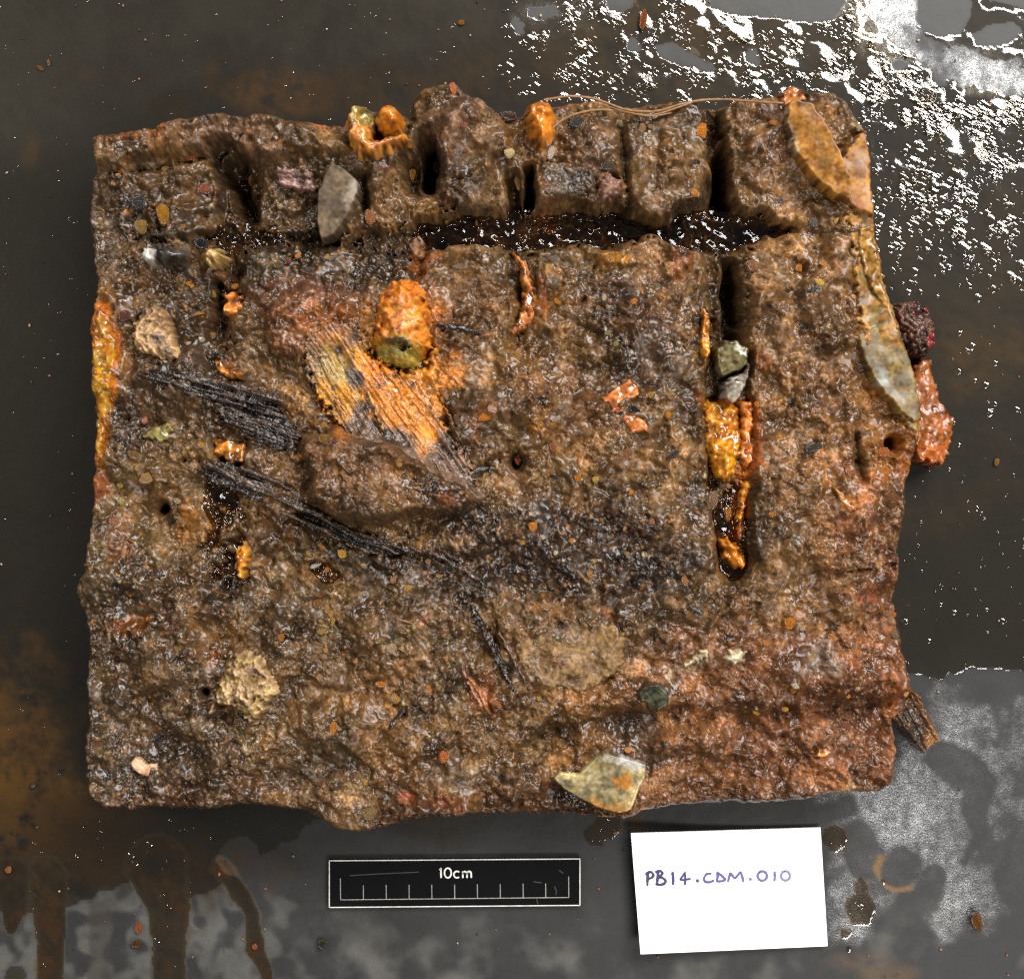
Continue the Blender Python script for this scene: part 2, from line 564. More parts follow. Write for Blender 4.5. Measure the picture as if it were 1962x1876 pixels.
def sample(A, u, v, u0, v0, step):
    x = np.clip((u - u0) / step, 0, A.shape[1] - 1.001)
    y = np.clip((v - v0) / step, 0, A.shape[0] - 1.001)
    i, j = np.floor(x).astype(int), np.floor(y).astype(int)
    fx, fy = x - i, y - j
    return (A[j, i] * (1 - fx) + A[j, i + 1] * fx) * (1 - fy) + (A[j + 1, i] * (1 - fx) + A[j + 1, i + 1] * fx) * fy


WS = sample(WET, WU, WV, -190, -190, GS)
wn1 = fnoise(WU.shape, 3.2, 21)
wn2 = fnoise(WU.shape, 7, 22)
wn3 = fnoise(WU.shape, 14, 23)
# ripples are livelier where the water was splashed, upper right
act = sstep(950, 1350, WU) * sstep(620, 60, WV)
act = np.maximum(act, 0.10) * 0.95
t = np.clip(WS / 12, 0, 1)
film = 0.16 + 0.30 * sstep(0, 45, WS)
hz = film + sstep(0, 14, WS) * act * (0.02 * wn1 + 0.20 * wn2 + 0.36 * wn3)
hz = np.maximum(hz, 0.12 + 0 * hz)
hz = np.where(WS <= 0, -0.1, hz)
fc, used = grid_faces(WS > -4)
co = np.stack([(WU - CU) / PPM, -(WV - CV) / PPM, hz / 1000], -1)[used]
film_o = mesh_np("water_film", co, fc, M_WATER)
film_o.name = "water"
tag(film_o, "thin film of brown silty water on the black mat", "water", kind="structure")

# ------------------------------------------------------------------ beads and bubbles of water (too many to count)
rng = np.random.default_rng(5)


def dome(n=10, m=4):
    v, f = [(0, 0, 1)], []
    for j in range(1, m + 1):
        a = j / m * math.pi / 2
        for i in range(n):
            b = 2 * math.pi * i / n
            v.append((j / m * math.cos(b), j / m * math.sin(b), 1 - (j / m) ** 2))
    tri = []
    for i in range(n):
        tri.append((0, 1 + i, 1 + (i + 1) % n))
    for j in range(m - 1):
        for i in range(n):
            a, b = 1 + j * n + i, 1 + j * n + (i + 1) % n
            c, d = a + n, b + n
            tri += [(a, c, d), (a, d, b)]
    return np.array(v), np.array(tri)


DV, DF = dome(14, 6)
BU, BV, BR = [], [], []


def beads(n, u0, u1, v0, v1, rfun, dens):
    u = rng.uniform(u0, u1, n)
    v = rng.uniform(v0, v1, n)
    k = rng.uniform(0, 1, n) < dens(u, v)
    u, v = u[k], v[k]
    wet = sample(WET, u, v, -190, -190, GS)
    k = wet > 3
    BU.append(u[k]); BV.append(v[k]); BR.append(rfun(k.sum()))


ln = lambda med, sg, lo, hi: (lambda n: np.clip(med * np.exp(sg * rng.standard_normal(n)), lo, hi))
clump = fnoise(ms, 7, 31)
cl = lambda u, v: sstep(-0.6, 1.0, sample(clump, u, v, -190, -190, GS))
beads(3000, 1640, 2000, 190, 560, ln(5.6, 0.42, 3.0, 15), lambda u, v: cl(u, v) * sstep(600, 260, v) * sstep(1640, 1760, u) + 0.1)
beads(2200, 1650, 2000, 100, 260, ln(4.4, 0.45, 2.4, 12), lambda u, v: cl(u, v) * 0.9)
beads(2200, 960, 1680, 0, 200, ln(4.8, 0.5, 2.4, 13), lambda u, v: cl(u, v) * sstep(900, 1200, u))
beads(300, 1690, 2000, 500, 900, ln(3.4, 0.5, 1.6, 9), lambda u, v: 0.35 + 0 * u)
beads(120, 1730, 2000, 850, 1290, ln(1.9, 0.5, 1.0, 5), lambda u, v: 0.6 + 0 * u)
beads(160, 0, 960, 0, 240, ln(1.6, 0.4, 1.0, 4), lambda u, v: 0.7 + 0 * u)
beads(90, 0, 175, 240, 1560, ln(1.7, 0.5, 1.0, 5), lambda u, v: 0.7 + 0 * u)
beads(260, 0, 540, 1560, 1880, ln(2.0, 0.55, 1.0, 7), lambda u, v: cl(u, v))
beads(50, 1100, 1260, 1550, 1640, ln(2.4, 0.5, 1.2, 6), lambda u, v: 0.9 + 0 * u)
beads(60, 1580, 1680, 1580, 1830, ln(2.4, 0.5, 1.2, 7), lambda u, v: 0.9 + 0 * u)
bu, bv, br = np.concatenate(BU), np.concatenate(BV), np.concatenate(BR)
n = len(bu)
el = rng.uniform(0.85, 1.35, n)
ang = rng.uniform(-0.7, 0.7, n)
X = DV[None, :, 0] * (br * el)[:, None]
Y = DV[None, :, 1] * br[:, None]
U = X * np.cos(ang)[:, None] - Y * np.sin(ang)[:, None] + bu[:, None]
V_ = X * np.sin(ang)[:, None] + Y * np.cos(ang)[:, None] + bv[:, None]
Z = DV[None, :, 2] * (br * rng.uniform(0.20, 0.34, n))[:, None] / PPM + 0.0004
co = np.stack([(U - CU) / PPM, -(V_ - CV) / PPM, Z], -1).reshape(-1, 3)
fc = (DF[None] + (np.arange(n) * len(DV))[:, None, None]).reshape(-1, 3)
o = mesh_np("water_beads", co, fc[:, ::-1], M_DROP)
tag(o, "countless small water beads and bubbles on the wet mat", "water beads", kind="stuff")
DV2, DF2 = dome(28, 10)
for (u, v, r, lab) in [(1735, 1192, 12, "round water bubble touching the right side of the block"),
                       (1921, 1191, 12, "round water bubble on the dark mat near the right picture edge"),
                       (1837, 712, 11, "water bubble right of the dark red lump"),
                       (1650, 1738, 10, "bubble in the brown drip right of the white card")]:
    co = np.stack([DV2[:, 0] * r / PPM, DV2[:, 1] * r / PPM, DV2[:, 2] * r * 0.5 / PPM], -1)
    o = mesh_np("water_bubble", co, DF2[:, ::-1] if False else DF2, M_DROP)
    p = w_at(u, v, 0.0004)
    o.location = p
    tag(o, lab, "bubble", "larger bubbles on the mat")

# =================================================================== THE CONCRETED BLOCK
block = bpy.data.objects.new("concreted_block", None)
link(block)
tag(block, "squarish rust-brown concreted iron block with slots, wood and stones stuck in it", "concretion")

S = 2.0
gu = np.arange(110, 1850, S)
gv = np.arange(130, 1630, S)
GU, GV = np.meshgrid(gu, gv)
gs = GU.shape
b1 = fnoise(gs, 1.0, 101, 1.5, 60)
b2 = fnoise(gs, 2.2, 102, 1.8, 160)
b3 = fnoise(gs, 1.0, 103)
b4 = fnoise(gs, 2.6, 104)
b5 = fnoise(gs, 5.5, 105)
b6 = fnoise(gs, 1.2, 106, 1.3, 40)
b7 = fnoise(gs, 3.0, 107, 1.7, 120)
b8 = fnoise(gs, 0.7, 108)

OUT = [(172, 272), (200, 258), (250, 256), (300, 250), (330, 238), (380, 228), (430, 225), (480, 232), (530, 228), (600, 235), (650, 238),
       (668, 222), (690, 206), (720, 215), (745, 208), (775, 225), (792, 236), (790, 200), (800, 180), (830, 165), (870, 158), (885, 185),
       (920, 200), (945, 208), (960, 215), (1005, 222), (1030, 200), (1075, 200), (1100, 188), (1160, 188), (1180, 205), (1215, 200),
       (1260, 195), (1330, 195), (1400, 200), (1410, 192), (1440, 186), (1495, 180), (1530, 162), (1550, 175), (1600, 180), (1630, 195),
       (1640, 230), (1660, 262), (1670, 320), (1673, 390), (1672, 440), (1690, 520), (1710, 590), (1722, 640), (1745, 690), (1760, 760),
       (1765, 830), (1750, 880), (1735, 930), (1728, 1000), (1720, 1080), (1715, 1150), (1728, 1210), (1740, 1290), (1752, 1330),
       (1742, 1365), (1712, 1385), (1722, 1440), (1715, 1490), (1690, 1510), (1620, 1515), (1540, 1530), (1440, 1535), (1330, 1545),
       (1240, 1555), (1200, 1568), (1120, 1560), (1050, 1555), (960, 1555), (880, 1560), (790, 1558), (740, 1575), (690, 1590),
       (650, 1590), (610, 1570), (560, 1545), (480, 1540), (380, 1545), (280, 1545), (190, 1548), (165, 1530), (160, 1480), (165, 1400),
       (158, 1300), (170, 1220), (150, 1150), (145, 1125), (165, 1095), (170, 1000), (175, 930), (172, 850), (178, 760), (168, 640),
       (175, 590), (178, 540), (172, 470), (165, 430), (160, 380), (165, 340), (178, 320)]
c2 = GU[::2, ::2], GV[::2, ::2]
OUT = [(a_, b_ + (14 if b_ > 1480 else 0)) for a_, b_ in OUT]
sd_h = sdf_poly(OUT, *c2)
SD = sample(sd_h, GU, GV, gu[0], gv[0], 2 * S) + 17
SD = SD + 1.4 * b4 + 2.2 * b5 + 2.0 * b7
b9 = fnoise(gs, 2.0, 109, 1.6, 90)
b10 = fnoise(gs, 1.5, 110, 1.5, 50)
Z = np.full(gs, ZT) + 2.2 * b2 + 0.25 * b5 + 1.6 * np.tanh(2.2 * (b9 - 0.5)) + 0.25 * np.tanh(3 * (b10 + 0.6))
C = np.empty(gs + (3,))
C[:] = col(124, 92, 54)
G = np.full(gs, 0.235)


class W:
    """a window of the block grid round a feature"""

    def __init__(self, u0, u1, v0, v1, pad=40):
        self.s = (slice(max(0, int((v0 - pad - gv[0]) / S)), max(0, int((v1 + pad - gv[0]) / S) + 1)),
                  slice(max(0, int((u0 - pad - gu[0]) / S)), max(0, int((u1 + pad - gu[0]) / S) + 1)))
        self.U, self.V = GU[self.s], GV[self.s]


def sd_of(shape, pad=40):
    """shape: ('e',cx,cy,rx,ry,rot) | ('p',pts) | ('l',pts,hw)"""
    k = shape[0]
    if k == 'e':
        m = max(shape[3], shape[4])
        w = W(shape[1] - m, shape[1] + m, shape[2] - m, shape[2] + m, pad)
        return w, sdf_ell(*shape[1:6], w.U, w.V)
    pts = np.asarray(shape[1], float)
    e = 0 if k == 'p' else (shape[2] if np.isscalar(shape[2]) else max(shape[2]))
    w = W(pts[:, 0].min() - e, pts[:, 0].max() + e, pts[:, 1].min() - e, pts[:, 1].max() + e, pad)
    if k == 'p':
        return w, sdf_poly(pts, w.U, w.V)
    return w, sdf_line(shape[1], shape[2], w.U, w.V)


def paint(shape, c, a=1.0, sf=10, br=0.6, nz=None, gl=None):
    w, d = sd_of(shape, pad=int(sf * 2 + 20))
    nzz = (b1 if nz is None else nz)[w.s]
    k = sstep(-sf, sf, d + nzz * sf * br) * a
    C[w.s] = mixc(C[w.s], k, c)
    if gl is not None:
        G[w.s] = G[w.s] * (1 - k) + gl * k
    return k


def raise_(shape, h, edge=30, power=1.0, nz=0.3):
    w, d = sd_of(shape, pad=10)
    k = sstep(0, edge, d + b7[w.s] * edge * nz) ** power
    Z[w.s] += h * k


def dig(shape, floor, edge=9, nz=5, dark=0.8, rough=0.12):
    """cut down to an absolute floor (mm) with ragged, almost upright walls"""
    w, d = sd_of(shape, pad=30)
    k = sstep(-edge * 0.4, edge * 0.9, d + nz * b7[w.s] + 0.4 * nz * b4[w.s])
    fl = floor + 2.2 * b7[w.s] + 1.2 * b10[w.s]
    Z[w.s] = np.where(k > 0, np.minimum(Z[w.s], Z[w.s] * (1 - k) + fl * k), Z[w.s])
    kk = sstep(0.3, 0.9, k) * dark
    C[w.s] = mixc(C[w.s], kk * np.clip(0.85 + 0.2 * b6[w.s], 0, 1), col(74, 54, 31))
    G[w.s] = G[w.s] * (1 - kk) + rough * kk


# ---- broad colour of the matrix
C = mixc(C, 0.75 * sstep(0.0, 1.8, b7), col(80, 60, 38))
C = mixc(C, 0.7 * sstep(0.2, 1.9, -b7), col(150, 106, 60))
C = mixc(C, 0.55 * sstep(0.3, 1.8, b2), col(104, 82, 58))
right = sstep(1350, 1650, GU)
C = mixc(C, 0.55 * right, col(152, 106, 62))
lowr = sstep(1000, 1500, GU) * sstep(1130, 1260, GV)
C = mixc(C, 0.7 * lowr, col(146, 88, 54))
left = sstep(700, 200, GU) * sstep(900, 1200, GV)
C = mixc(C, 0.7 * left, col(80, 66, 49))
G = G - 0.05 * left
C = mixc(C, 0.6 * sstep(820, 450, GU) * sstep(560, 420, GV) * sstep(290, 330, GV), col(74, 58, 42))
for shp, c, a, sf in [
    (('e', 1150, 1060, 330, 90, 0), col(50, 40, 36), 0.8, 60), (('e', 900, 1100, 260, 60, 10), col(46, 36, 28), 0.75, 50),
    (('e', 1230, 680, 80, 70, 0), col(48, 40, 36), 0.7, 40), (('e', 400, 1420, 180, 90, 0), col(62, 52, 44), 0.6, 60),
    (('e', 330, 660, 130, 170, 0), col(62, 50, 42), 0.55, 60), (('e', 560, 520, 160, 40, 0), col(44, 37, 32), 0.8, 25),
    (('e', 700, 470, 160, 30, 0), col(36, 30, 24), 0.8, 20), (('e', 300, 530, 120, 40, 0), col(66, 54, 46), 0.6, 30),
    (('e', 600, 600, 110, 50, 0), col(132, 84, 58), 0.75, 30), (('e', 640, 650, 70, 50, 0), col(170, 100, 52), 0.6, 25),
    (('e', 880, 770, 110, 120, 0), col(112, 82, 58), 0.6, 40), (('e', 1080, 780, 150, 60, 0), col(128, 86, 56), 0.55, 40),
    (('e', 1100, 1240, 130, 70, 10), col(138, 106, 68), 0.6, 40), (('e', 720, 1200, 120, 80, 20), col(118, 90, 58), 0.5, 40),
    (('e', 560, 1390, 100, 90, 0), col(120, 92, 58), 0.45, 40), (('e', 1500, 700, 90, 180, 0), col(140, 100, 64), 0.4, 60),
    (('e', 480, 1150, 160, 40, 0), col(64, 52, 42), 0.5, 40), (('e', 800, 1500, 400, 40, 0), col(84, 60, 40), 0.5, 40),
    (('e', 900, 1560, 700, 40, 0), col(84, 54, 30), 0.75, 22), (('e', 1700, 1180, 40, 160, 0), col(132, 80, 46), 0.55, 30),
    (('e', 1640, 1350, 120, 60, 0), col(118, 72, 44), 0.5, 40), (('e', 1180, 1390, 170, 25, -6), col(58, 40, 24), 0.7, 16),
    (('e', 1500, 1350, 240, 22, -3), col(74, 46, 28), 0.65, 16), (('e', 1240, 1440, 70, 60, 0), col(62, 50, 40), 0.6, 30),
    (('e', 360, 270, 190, 32, 0), col(118, 86, 70), 0.5, 20), (('e', 880, 250, 70, 60, 0), col(128, 88, 66), 0.6, 30),
    (('e', 940, 270, 70, 40, 0), col(146, 108, 82), 0.6, 22), (('e', 1120, 270, 80, 60, 0), col(96, 72, 56), 0.6, 30),
    (('e', 900, 360, 45, 50, 0), col(108, 80, 58), 0.6, 20), (('e', 700, 880, 130, 90, 0), col(112, 78, 56), 0.6, 40),
    (('e', 1470, 290, 60, 90, 0), col(116, 82, 58), 0.6, 30), (('e', 900, 590, 70, 100, 0), col(118, 86, 62), 0.5, 30),
    (('e', 1250, 560, 80, 70, 0), col(104, 76, 56), 0.5, 30)]:
    paint(shp, c, a, sf, 0.7, b7)

# ---- broad relief
raise_(('p', [(170, 255), (430, 220), (650, 232), (690, 300), (620, 305), (520, 312), (420, 300), (330, 318), (200, 335), (160, 330)]), 6.5, 22)
raise_(('p', [(800, 165), (880, 155), (950, 205), (1000, 240), (1010, 310), (960, 330), (940, 420), (850, 400), (838, 300), (800, 240)]), 5.0, 26)
raise_(('p', [(880, 240), (980, 240), (1008, 300), (960, 325), (900, 300)]), 2.5, 16)
raise_(('p', [(580, 850), (640, 810), (760, 830), (850, 900), (940, 960), (860, 985), (800, 1000), (740, 1010), (640, 1000), (590, 960)]), 13.0, 22, nz=0.35)
w = W(220, 580, 870, 1140, 20)
Z[w.s] -= 4.0 * sstep(0, 45, sdf_poly([(240, 900), (380, 900), (470, 970), (580, 1030), (590, 1110), (470, 1130), (300, 1090), (230, 1010)], w.U, w.V) + 10 * b7[w.s])
w = W(230, 650, 320, 470, 20)
Z[w.s] -= 4.0 * sstep(0, 35, sdf_poly([(240, 335), (430, 310), (640, 330), (660, 470), (230, 470)], w.U, w.V) + 8 * b7[w.s])
w = W(960, 1800, 1000, 1180, 20)
Z[w.s] -= 3.5 * sstep(0, 50, sdf_ell(1120, 1080, 300, 70, 0, w.U, w.V) + 12 * b7[w.s])
w = W(990, 1760, 1310, 1440, 20)
Z[w.s] -= 5.5 * sstep(-24, 26, sdf_line([(1000, 1440), (1070, 1400), (1180, 1378), (1320, 1382), (1450, 1386), (1580, 1362), (1740, 1345)], [10, 20, 26, 22, 22, 18, 12], w.U, w.V) + 8 * b7[w.s])
raise_(('e', 1060, 790, 120, 50, 0), 3.0, 35)
raise_(('e', 600, 630, 120, 80, 0), 4.0, 40)
raise_(('e', 1560, 900, 150, 480, 0), 3.0, 90)
raise_(('e', 1130, 330, 70, 50, 0), 2.5, 30)
raise_(('e', 1470, 300, 70, 90, 0), 4.0, 30)
w = W(1000, 1760, 1290, 1560, 10)
kk = sstep(-10, 40, sdf_poly([(1010, 1410), (1060, 1385), (1200, 1362), (1300, 1352), (1460, 1362), (1600, 1345), (1780, 1330), (1780, 1700), (960, 1700), (980, 1450)], w.U, w.V) + 8 * b7[w.s])
Z[w.s] -= 5.0 * kk
w = W(120, 700, 1080, 1620, 10)
Z[w.s] -= 2.0 * sstep(0, 60, sdf_poly([(120, 1130), (380, 1140), (700, 1180), (700, 1700), (120, 1700)], w.U, w.V) + 20 * b7[w.s])
raise_(('e', 430, 1165, 190, 30, -12), 2.6, 24)
w = W(200, 460, 285, 345, 20)
Z[w.s] -= 5 * sstep(0, 10, sdf_line([(205, 335), (260, 325), (320, 318), (380, 300), (440, 296)], [2, 7, 8, 9, 8], w.U, w.V) + 3 * b4[w.s])

# ---- slots
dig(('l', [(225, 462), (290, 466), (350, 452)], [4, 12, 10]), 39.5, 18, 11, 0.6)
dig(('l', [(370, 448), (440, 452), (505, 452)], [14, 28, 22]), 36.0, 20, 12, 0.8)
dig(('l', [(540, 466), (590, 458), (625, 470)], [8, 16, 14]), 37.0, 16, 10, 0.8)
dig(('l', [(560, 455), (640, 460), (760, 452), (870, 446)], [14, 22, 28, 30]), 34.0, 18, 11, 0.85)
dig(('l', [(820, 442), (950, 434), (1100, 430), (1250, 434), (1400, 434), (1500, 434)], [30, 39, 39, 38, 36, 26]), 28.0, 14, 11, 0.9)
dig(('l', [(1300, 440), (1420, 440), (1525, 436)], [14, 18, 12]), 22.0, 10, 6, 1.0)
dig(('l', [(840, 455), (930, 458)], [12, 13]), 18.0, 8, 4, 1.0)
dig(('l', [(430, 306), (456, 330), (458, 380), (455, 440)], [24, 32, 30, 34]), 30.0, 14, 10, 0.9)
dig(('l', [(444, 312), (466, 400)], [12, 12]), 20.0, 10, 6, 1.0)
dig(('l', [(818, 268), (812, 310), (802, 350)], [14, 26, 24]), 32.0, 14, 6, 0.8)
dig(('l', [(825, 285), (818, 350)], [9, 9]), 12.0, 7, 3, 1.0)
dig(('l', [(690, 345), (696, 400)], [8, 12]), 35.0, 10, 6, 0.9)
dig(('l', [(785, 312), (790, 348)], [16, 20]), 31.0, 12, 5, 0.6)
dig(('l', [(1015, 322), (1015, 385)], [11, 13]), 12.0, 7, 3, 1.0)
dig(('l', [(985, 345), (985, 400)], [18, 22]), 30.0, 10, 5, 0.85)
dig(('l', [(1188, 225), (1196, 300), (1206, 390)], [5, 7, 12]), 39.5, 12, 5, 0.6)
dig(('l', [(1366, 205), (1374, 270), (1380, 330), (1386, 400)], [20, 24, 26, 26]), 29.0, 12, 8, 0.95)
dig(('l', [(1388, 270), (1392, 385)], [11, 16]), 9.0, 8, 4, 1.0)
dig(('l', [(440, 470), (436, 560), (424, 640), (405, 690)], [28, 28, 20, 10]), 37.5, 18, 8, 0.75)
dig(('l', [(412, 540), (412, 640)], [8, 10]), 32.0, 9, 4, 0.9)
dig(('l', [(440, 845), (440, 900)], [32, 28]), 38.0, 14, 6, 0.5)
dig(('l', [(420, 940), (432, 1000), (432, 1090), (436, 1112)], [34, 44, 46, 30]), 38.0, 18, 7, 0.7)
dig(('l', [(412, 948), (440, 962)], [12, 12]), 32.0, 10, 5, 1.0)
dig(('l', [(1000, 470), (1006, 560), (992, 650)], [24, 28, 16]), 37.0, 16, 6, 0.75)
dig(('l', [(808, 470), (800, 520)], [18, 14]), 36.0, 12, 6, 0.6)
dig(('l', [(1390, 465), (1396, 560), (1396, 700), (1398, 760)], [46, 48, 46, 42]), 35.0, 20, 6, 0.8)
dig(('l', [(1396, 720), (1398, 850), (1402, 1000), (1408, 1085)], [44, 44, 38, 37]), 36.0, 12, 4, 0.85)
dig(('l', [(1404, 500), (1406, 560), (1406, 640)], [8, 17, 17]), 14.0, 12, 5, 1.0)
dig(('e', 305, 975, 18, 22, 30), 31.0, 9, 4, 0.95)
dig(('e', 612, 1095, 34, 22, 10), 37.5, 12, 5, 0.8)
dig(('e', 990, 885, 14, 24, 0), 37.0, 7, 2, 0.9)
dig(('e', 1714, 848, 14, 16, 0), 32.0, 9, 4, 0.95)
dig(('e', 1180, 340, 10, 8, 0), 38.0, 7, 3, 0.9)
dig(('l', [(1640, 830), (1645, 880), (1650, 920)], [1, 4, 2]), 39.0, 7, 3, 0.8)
dig(('e', 390, 1330, 8, 10, 0), 36, 6, 2, .95)
cz = np.random.default_rng(512)
for i in range(46):
    u, v = cz.uniform(200, 1680), cz.uniform(260, 1520)
    a, L = cz.normal(0, 0.7), cz.uniform(25, 110)
    pts = [(u, v)]
    for q in range(3):
        a += cz.normal(0, 0.35)
        pts.append((pts[-1][0] + L / 3 * math.cos(a), pts[-1][1] + L / 3 * math.sin(a)))
    w, d = sd_of(('l', pts, [1.5, cz.uniform(2, 6), cz.uniform(2, 6), 1]), 20)
    kq = sstep(-2, 4, d + 3 * b10[w.s])
    Z[w.s] -= cz.uniform(0.8, 2.2) * kq
    C[w.s] = mixc(C[w.s], 0.5 * kq, col(48, 38, 28))

# ---- orange and ochre corrosion painted through the matrix
OR = col(206, 118, 22)
ORD = col(176, 84, 14)
OCH = col(196, 132, 26)
for shp, c, a, sf in [
    (('p', [(168, 585), (205, 585), (222, 640), (232, 690), (222, 760), (208, 830), (190, 915), (165, 930), (168, 700)]), OR, 0.95, 7),
    (('p', [(186, 660), (222, 668), (214, 740), (196, 800), (184, 740)]), col(190, 140, 24), 0.8, 8),
    (('l', [(226, 640), (228, 690), (214, 780)], [4, 4, 3]), col(200, 96, 20), 0.5, 4),
    (('e', 182, 930, 14, 30, 0), col(176, 84, 34), 0.8, 8), (('e', 250, 262, 45, 9, -6), col(196, 110, 40), 0.8, 6),
    (('e', 630, 240, 30, 6, -8), col(170, 76, 36), 0.7, 5),
    (('e', 265, 1192, 34, 12, -18), col(180, 108, 30), 0.7, 9), (('e', 240, 1200, 20, 8, 0), col(190, 100, 30), 0.5, 6),
    (('e', 1180, 500, 26, 14, -10), OCH, 0.7, 7), (('e', 1040, 560, 12, 30, 0), ORD, 0.6, 8),
    (('p', [(780, 480), (845, 478), (850, 500), (820, 510), (832, 560), (838, 620), (815, 640), (790, 540)]), col(186, 104, 48), 0.8, 7),
    (('e', 1310, 505, 24, 34, 0), col(158, 88, 46), 0.75, 10), (('l', [(1345, 640), (1352, 700)], [8, 8]), OR, 0.7, 6),
    (('l', [(1350, 770), (1440, 790), (1442, 880)], [16, 18, 14]), col(208, 100, 20), 0.8, 8),
    (('l', [(1430, 900), (1420, 980), (1400, 1040)], [18, 14, 14]), col(190, 96, 16), 0.7, 8),
    (('e', 1045, 800, 40, 22, 0), col(152, 108, 40), 0.6, 14), (('e', 1030, 822, 26, 9, -10), OCH, 0.8, 6),
    (('e', 935, 790, 24, 18, -20), col(196, 124, 64), 0.7, 8), (('e', 930, 1330, 26, 44, -20), col(160, 88, 50), 0.55, 12),
    (('e', 1170, 1180, 30, 8, 20), col(190, 112, 44), 0.5, 6), (('e', 1060, 1180, 50, 16, 10), col(150, 96, 46), 0.5, 12),
    (('p', [(1590, 330), (1650, 250), (1690, 500), (1720, 640), (1765, 780), (1770, 850), (1740, 860), (1690, 760), (1650, 640), (1636, 520), (1640, 430)]), col(160, 104, 38), 0.7, 16),
    (('e', 1680, 650, 20, 60, -15), col(176, 118, 60), 0.5, 16), (('e', 1700, 870, 34, 44, 0), col(184, 110, 36), 0.6, 14),
    (('e', 1735, 900, 14, 70, 0), col(176, 96, 24), 0.7, 10), (('e', 1600, 950, 44, 12, 40), OCH, 0.55, 8),
    (('e', 1640, 1020, 50, 80, 0), col(136, 78, 56), 0.5, 30), (('e', 1715, 1250, 16, 120, 0), col(146, 84, 36), 0.7, 12),
    (('e', 350, 1010, 20, 34, 20), col(170, 110, 30), 0.55, 9), (('e', 225, 1010, 18, 24, 0), col(196, 134, 92), 0.6, 8),
    (('e', 238, 1045, 22, 12, -30), col(150, 76, 14), 0.7, 8), (('e', 800, 580, 24, 80, 0), col(190, 108, 30), 0.5, 12),
    (('e', 1665, 1140, 40, 20, 10), col(170, 90, 50), 0.5, 10), (('e', 830, 1540, 40, 20, 0), col(140, 64, 24), 0.7, 14),
    (('e', 1050, 380, 14, 40, 0), col(150, 90, 50), 0.5, 10), (('e', 1060, 258, 26, 16, -30), col(120, 88, 50), 0.5, 8)]:
    paint(shp, c, a, sf, 0.7, b1, 0.24)
for shp, c, a, sf in [(('e', 640, 640, 70, 44, 20), col(176, 104, 44), 0.7, 22), (('e', 700, 690, 90, 90, 0), col(196, 118, 34), 0.6, 30), (('e', 800, 740, 60, 70, 30), col(200, 124, 44), 0.7, 24),
                      (('e', 790, 640, 60, 60, 0), col(190, 104, 24), 0.6, 20), (('e', 640, 790, 40, 30, 40), col(176, 104, 40), 0.5, 16)]:
    paint(shp, c, a, sf, 0.8, b1, 0.22)
# pale smears
for shp, c, a, sf in [(('e', 1345, 1268, 36, 12, -25), col(196, 172, 130), 0.75, 7), (('e', 1575, 1262, 30, 24, -10), col(150, 144, 134), 0.5, 12),
                      (('e', 880, 1495, 34, 22, -25), col(140, 122, 96), 0.55, 12), (('e', 760, 1235, 22, 14, 20), col(204, 178, 130), 0.5, 8),
                      (('e', 1060, 1220, 14, 16, 0), col(78, 88, 74), 0.7, 6), (('e', 1080, 1195, 16, 7, 10), col(52, 56, 50), 0.7, 4),
                      (('e', 650, 1140, 40, 30, 0), col(158, 118, 56), 0.5, 14), (('e', 625, 1210, 16, 24, 0), col(150, 122, 60), 0.6, 8),
                      (('e', 470, 1405, 36, 34, 0), col(150, 122, 78), 0.55, 14), (('e', 860, 520, 40, 34, 0), col(132, 100, 62), 0.5, 14),
                      (('e', 210, 480, 12, 40, 0), col(96, 90, 80), 0.5, 8), (('e', 190, 265, 22, 16, 0), col(84, 80, 58), 0.6, 8)]:
    paint(shp, c, a, sf, 0.7, b1)
# dark spots in the matrix
rr = np.random.default_rng(77)
for i in range(90):
    u, v = rr.uniform(180, 1720), rr.uniform(250, 1540)
    paint(('e', u, v, rr.uniform(4, 16), rr.uniform(3, 9), rr.uniform(0, 180)), col(*rr.choice([(38, 34, 30), (44, 44, 46), (52, 40, 30)])), rr.uniform(0.5, 0.9), 3, 0.8)
for i in range(60):
    u, v = rr.uniform(180, 1720), rr.uniform(250, 1540)
    paint(('e', u, v, rr.uniform(5, 22), rr.uniform(4, 12), rr.uniform(0, 180)), col(*rr.choice([(168, 112, 60), (150, 96, 70), (176, 96, 40), (150, 128, 84)])), rr.uniform(0.3, 0.65), 5, 0.8)

# ---- clumps: the matrix is a conglomerate of cemented lumps
cw_ = np.random.default_rng(815)
NS = 420
su, sv = cw_.uniform(120, 1800, NS), cw_.uniform(140, 1620, NS)
hu = (GU + 9 * b7 + 4 * b4)[::2, ::2].astype(np.float32)
hv = (GV + 9 * b9 + 4 * b10)[::2, ::2].astype(np.float32)
f1 = np.full(hu.shape, 1e9, np.float32)
f2 = f1.copy()
idn = np.zeros(hu.shape, np.int32)
for i in range(NS):
    d_ = (hu - np.float32(su[i])) ** 2 + (hv - np.float32(sv[i])) ** 2
    cl_ = d_ < f1
    f2 = np.where(cl_, f1, np.minimum(f2, d_))
    idn[cl_] = i
    f1 = np.where(cl_, d_, f1)
bord = np.sqrt(f2) - np.sqrt(f1)
hoff = cw_.normal(0, 1.0, NS)
tone = np.exp(cw_.normal(0, 0.17, NS))
hue = cw_.normal(0, 0.05, NS)
amp = sstep(-0.6, 1.0, hoff)[idn]
cell = (0.55 * hoff[idn] + 0.8 * amp) * sstep(0, 20, bord)
cell -= 0.3 * sstep(5, 0, bord)
Z += sample(cell, GU, GV, gu[0], gv[0], 2 * S)
tn = np.repeat(np.repeat(tone[idn], 2, 0), 2, 1)[:gs[0], :gs[1]]
hn = np.repeat(np.repeat(hue[idn], 2, 0), 2, 1)[:gs[0], :gs[1]]
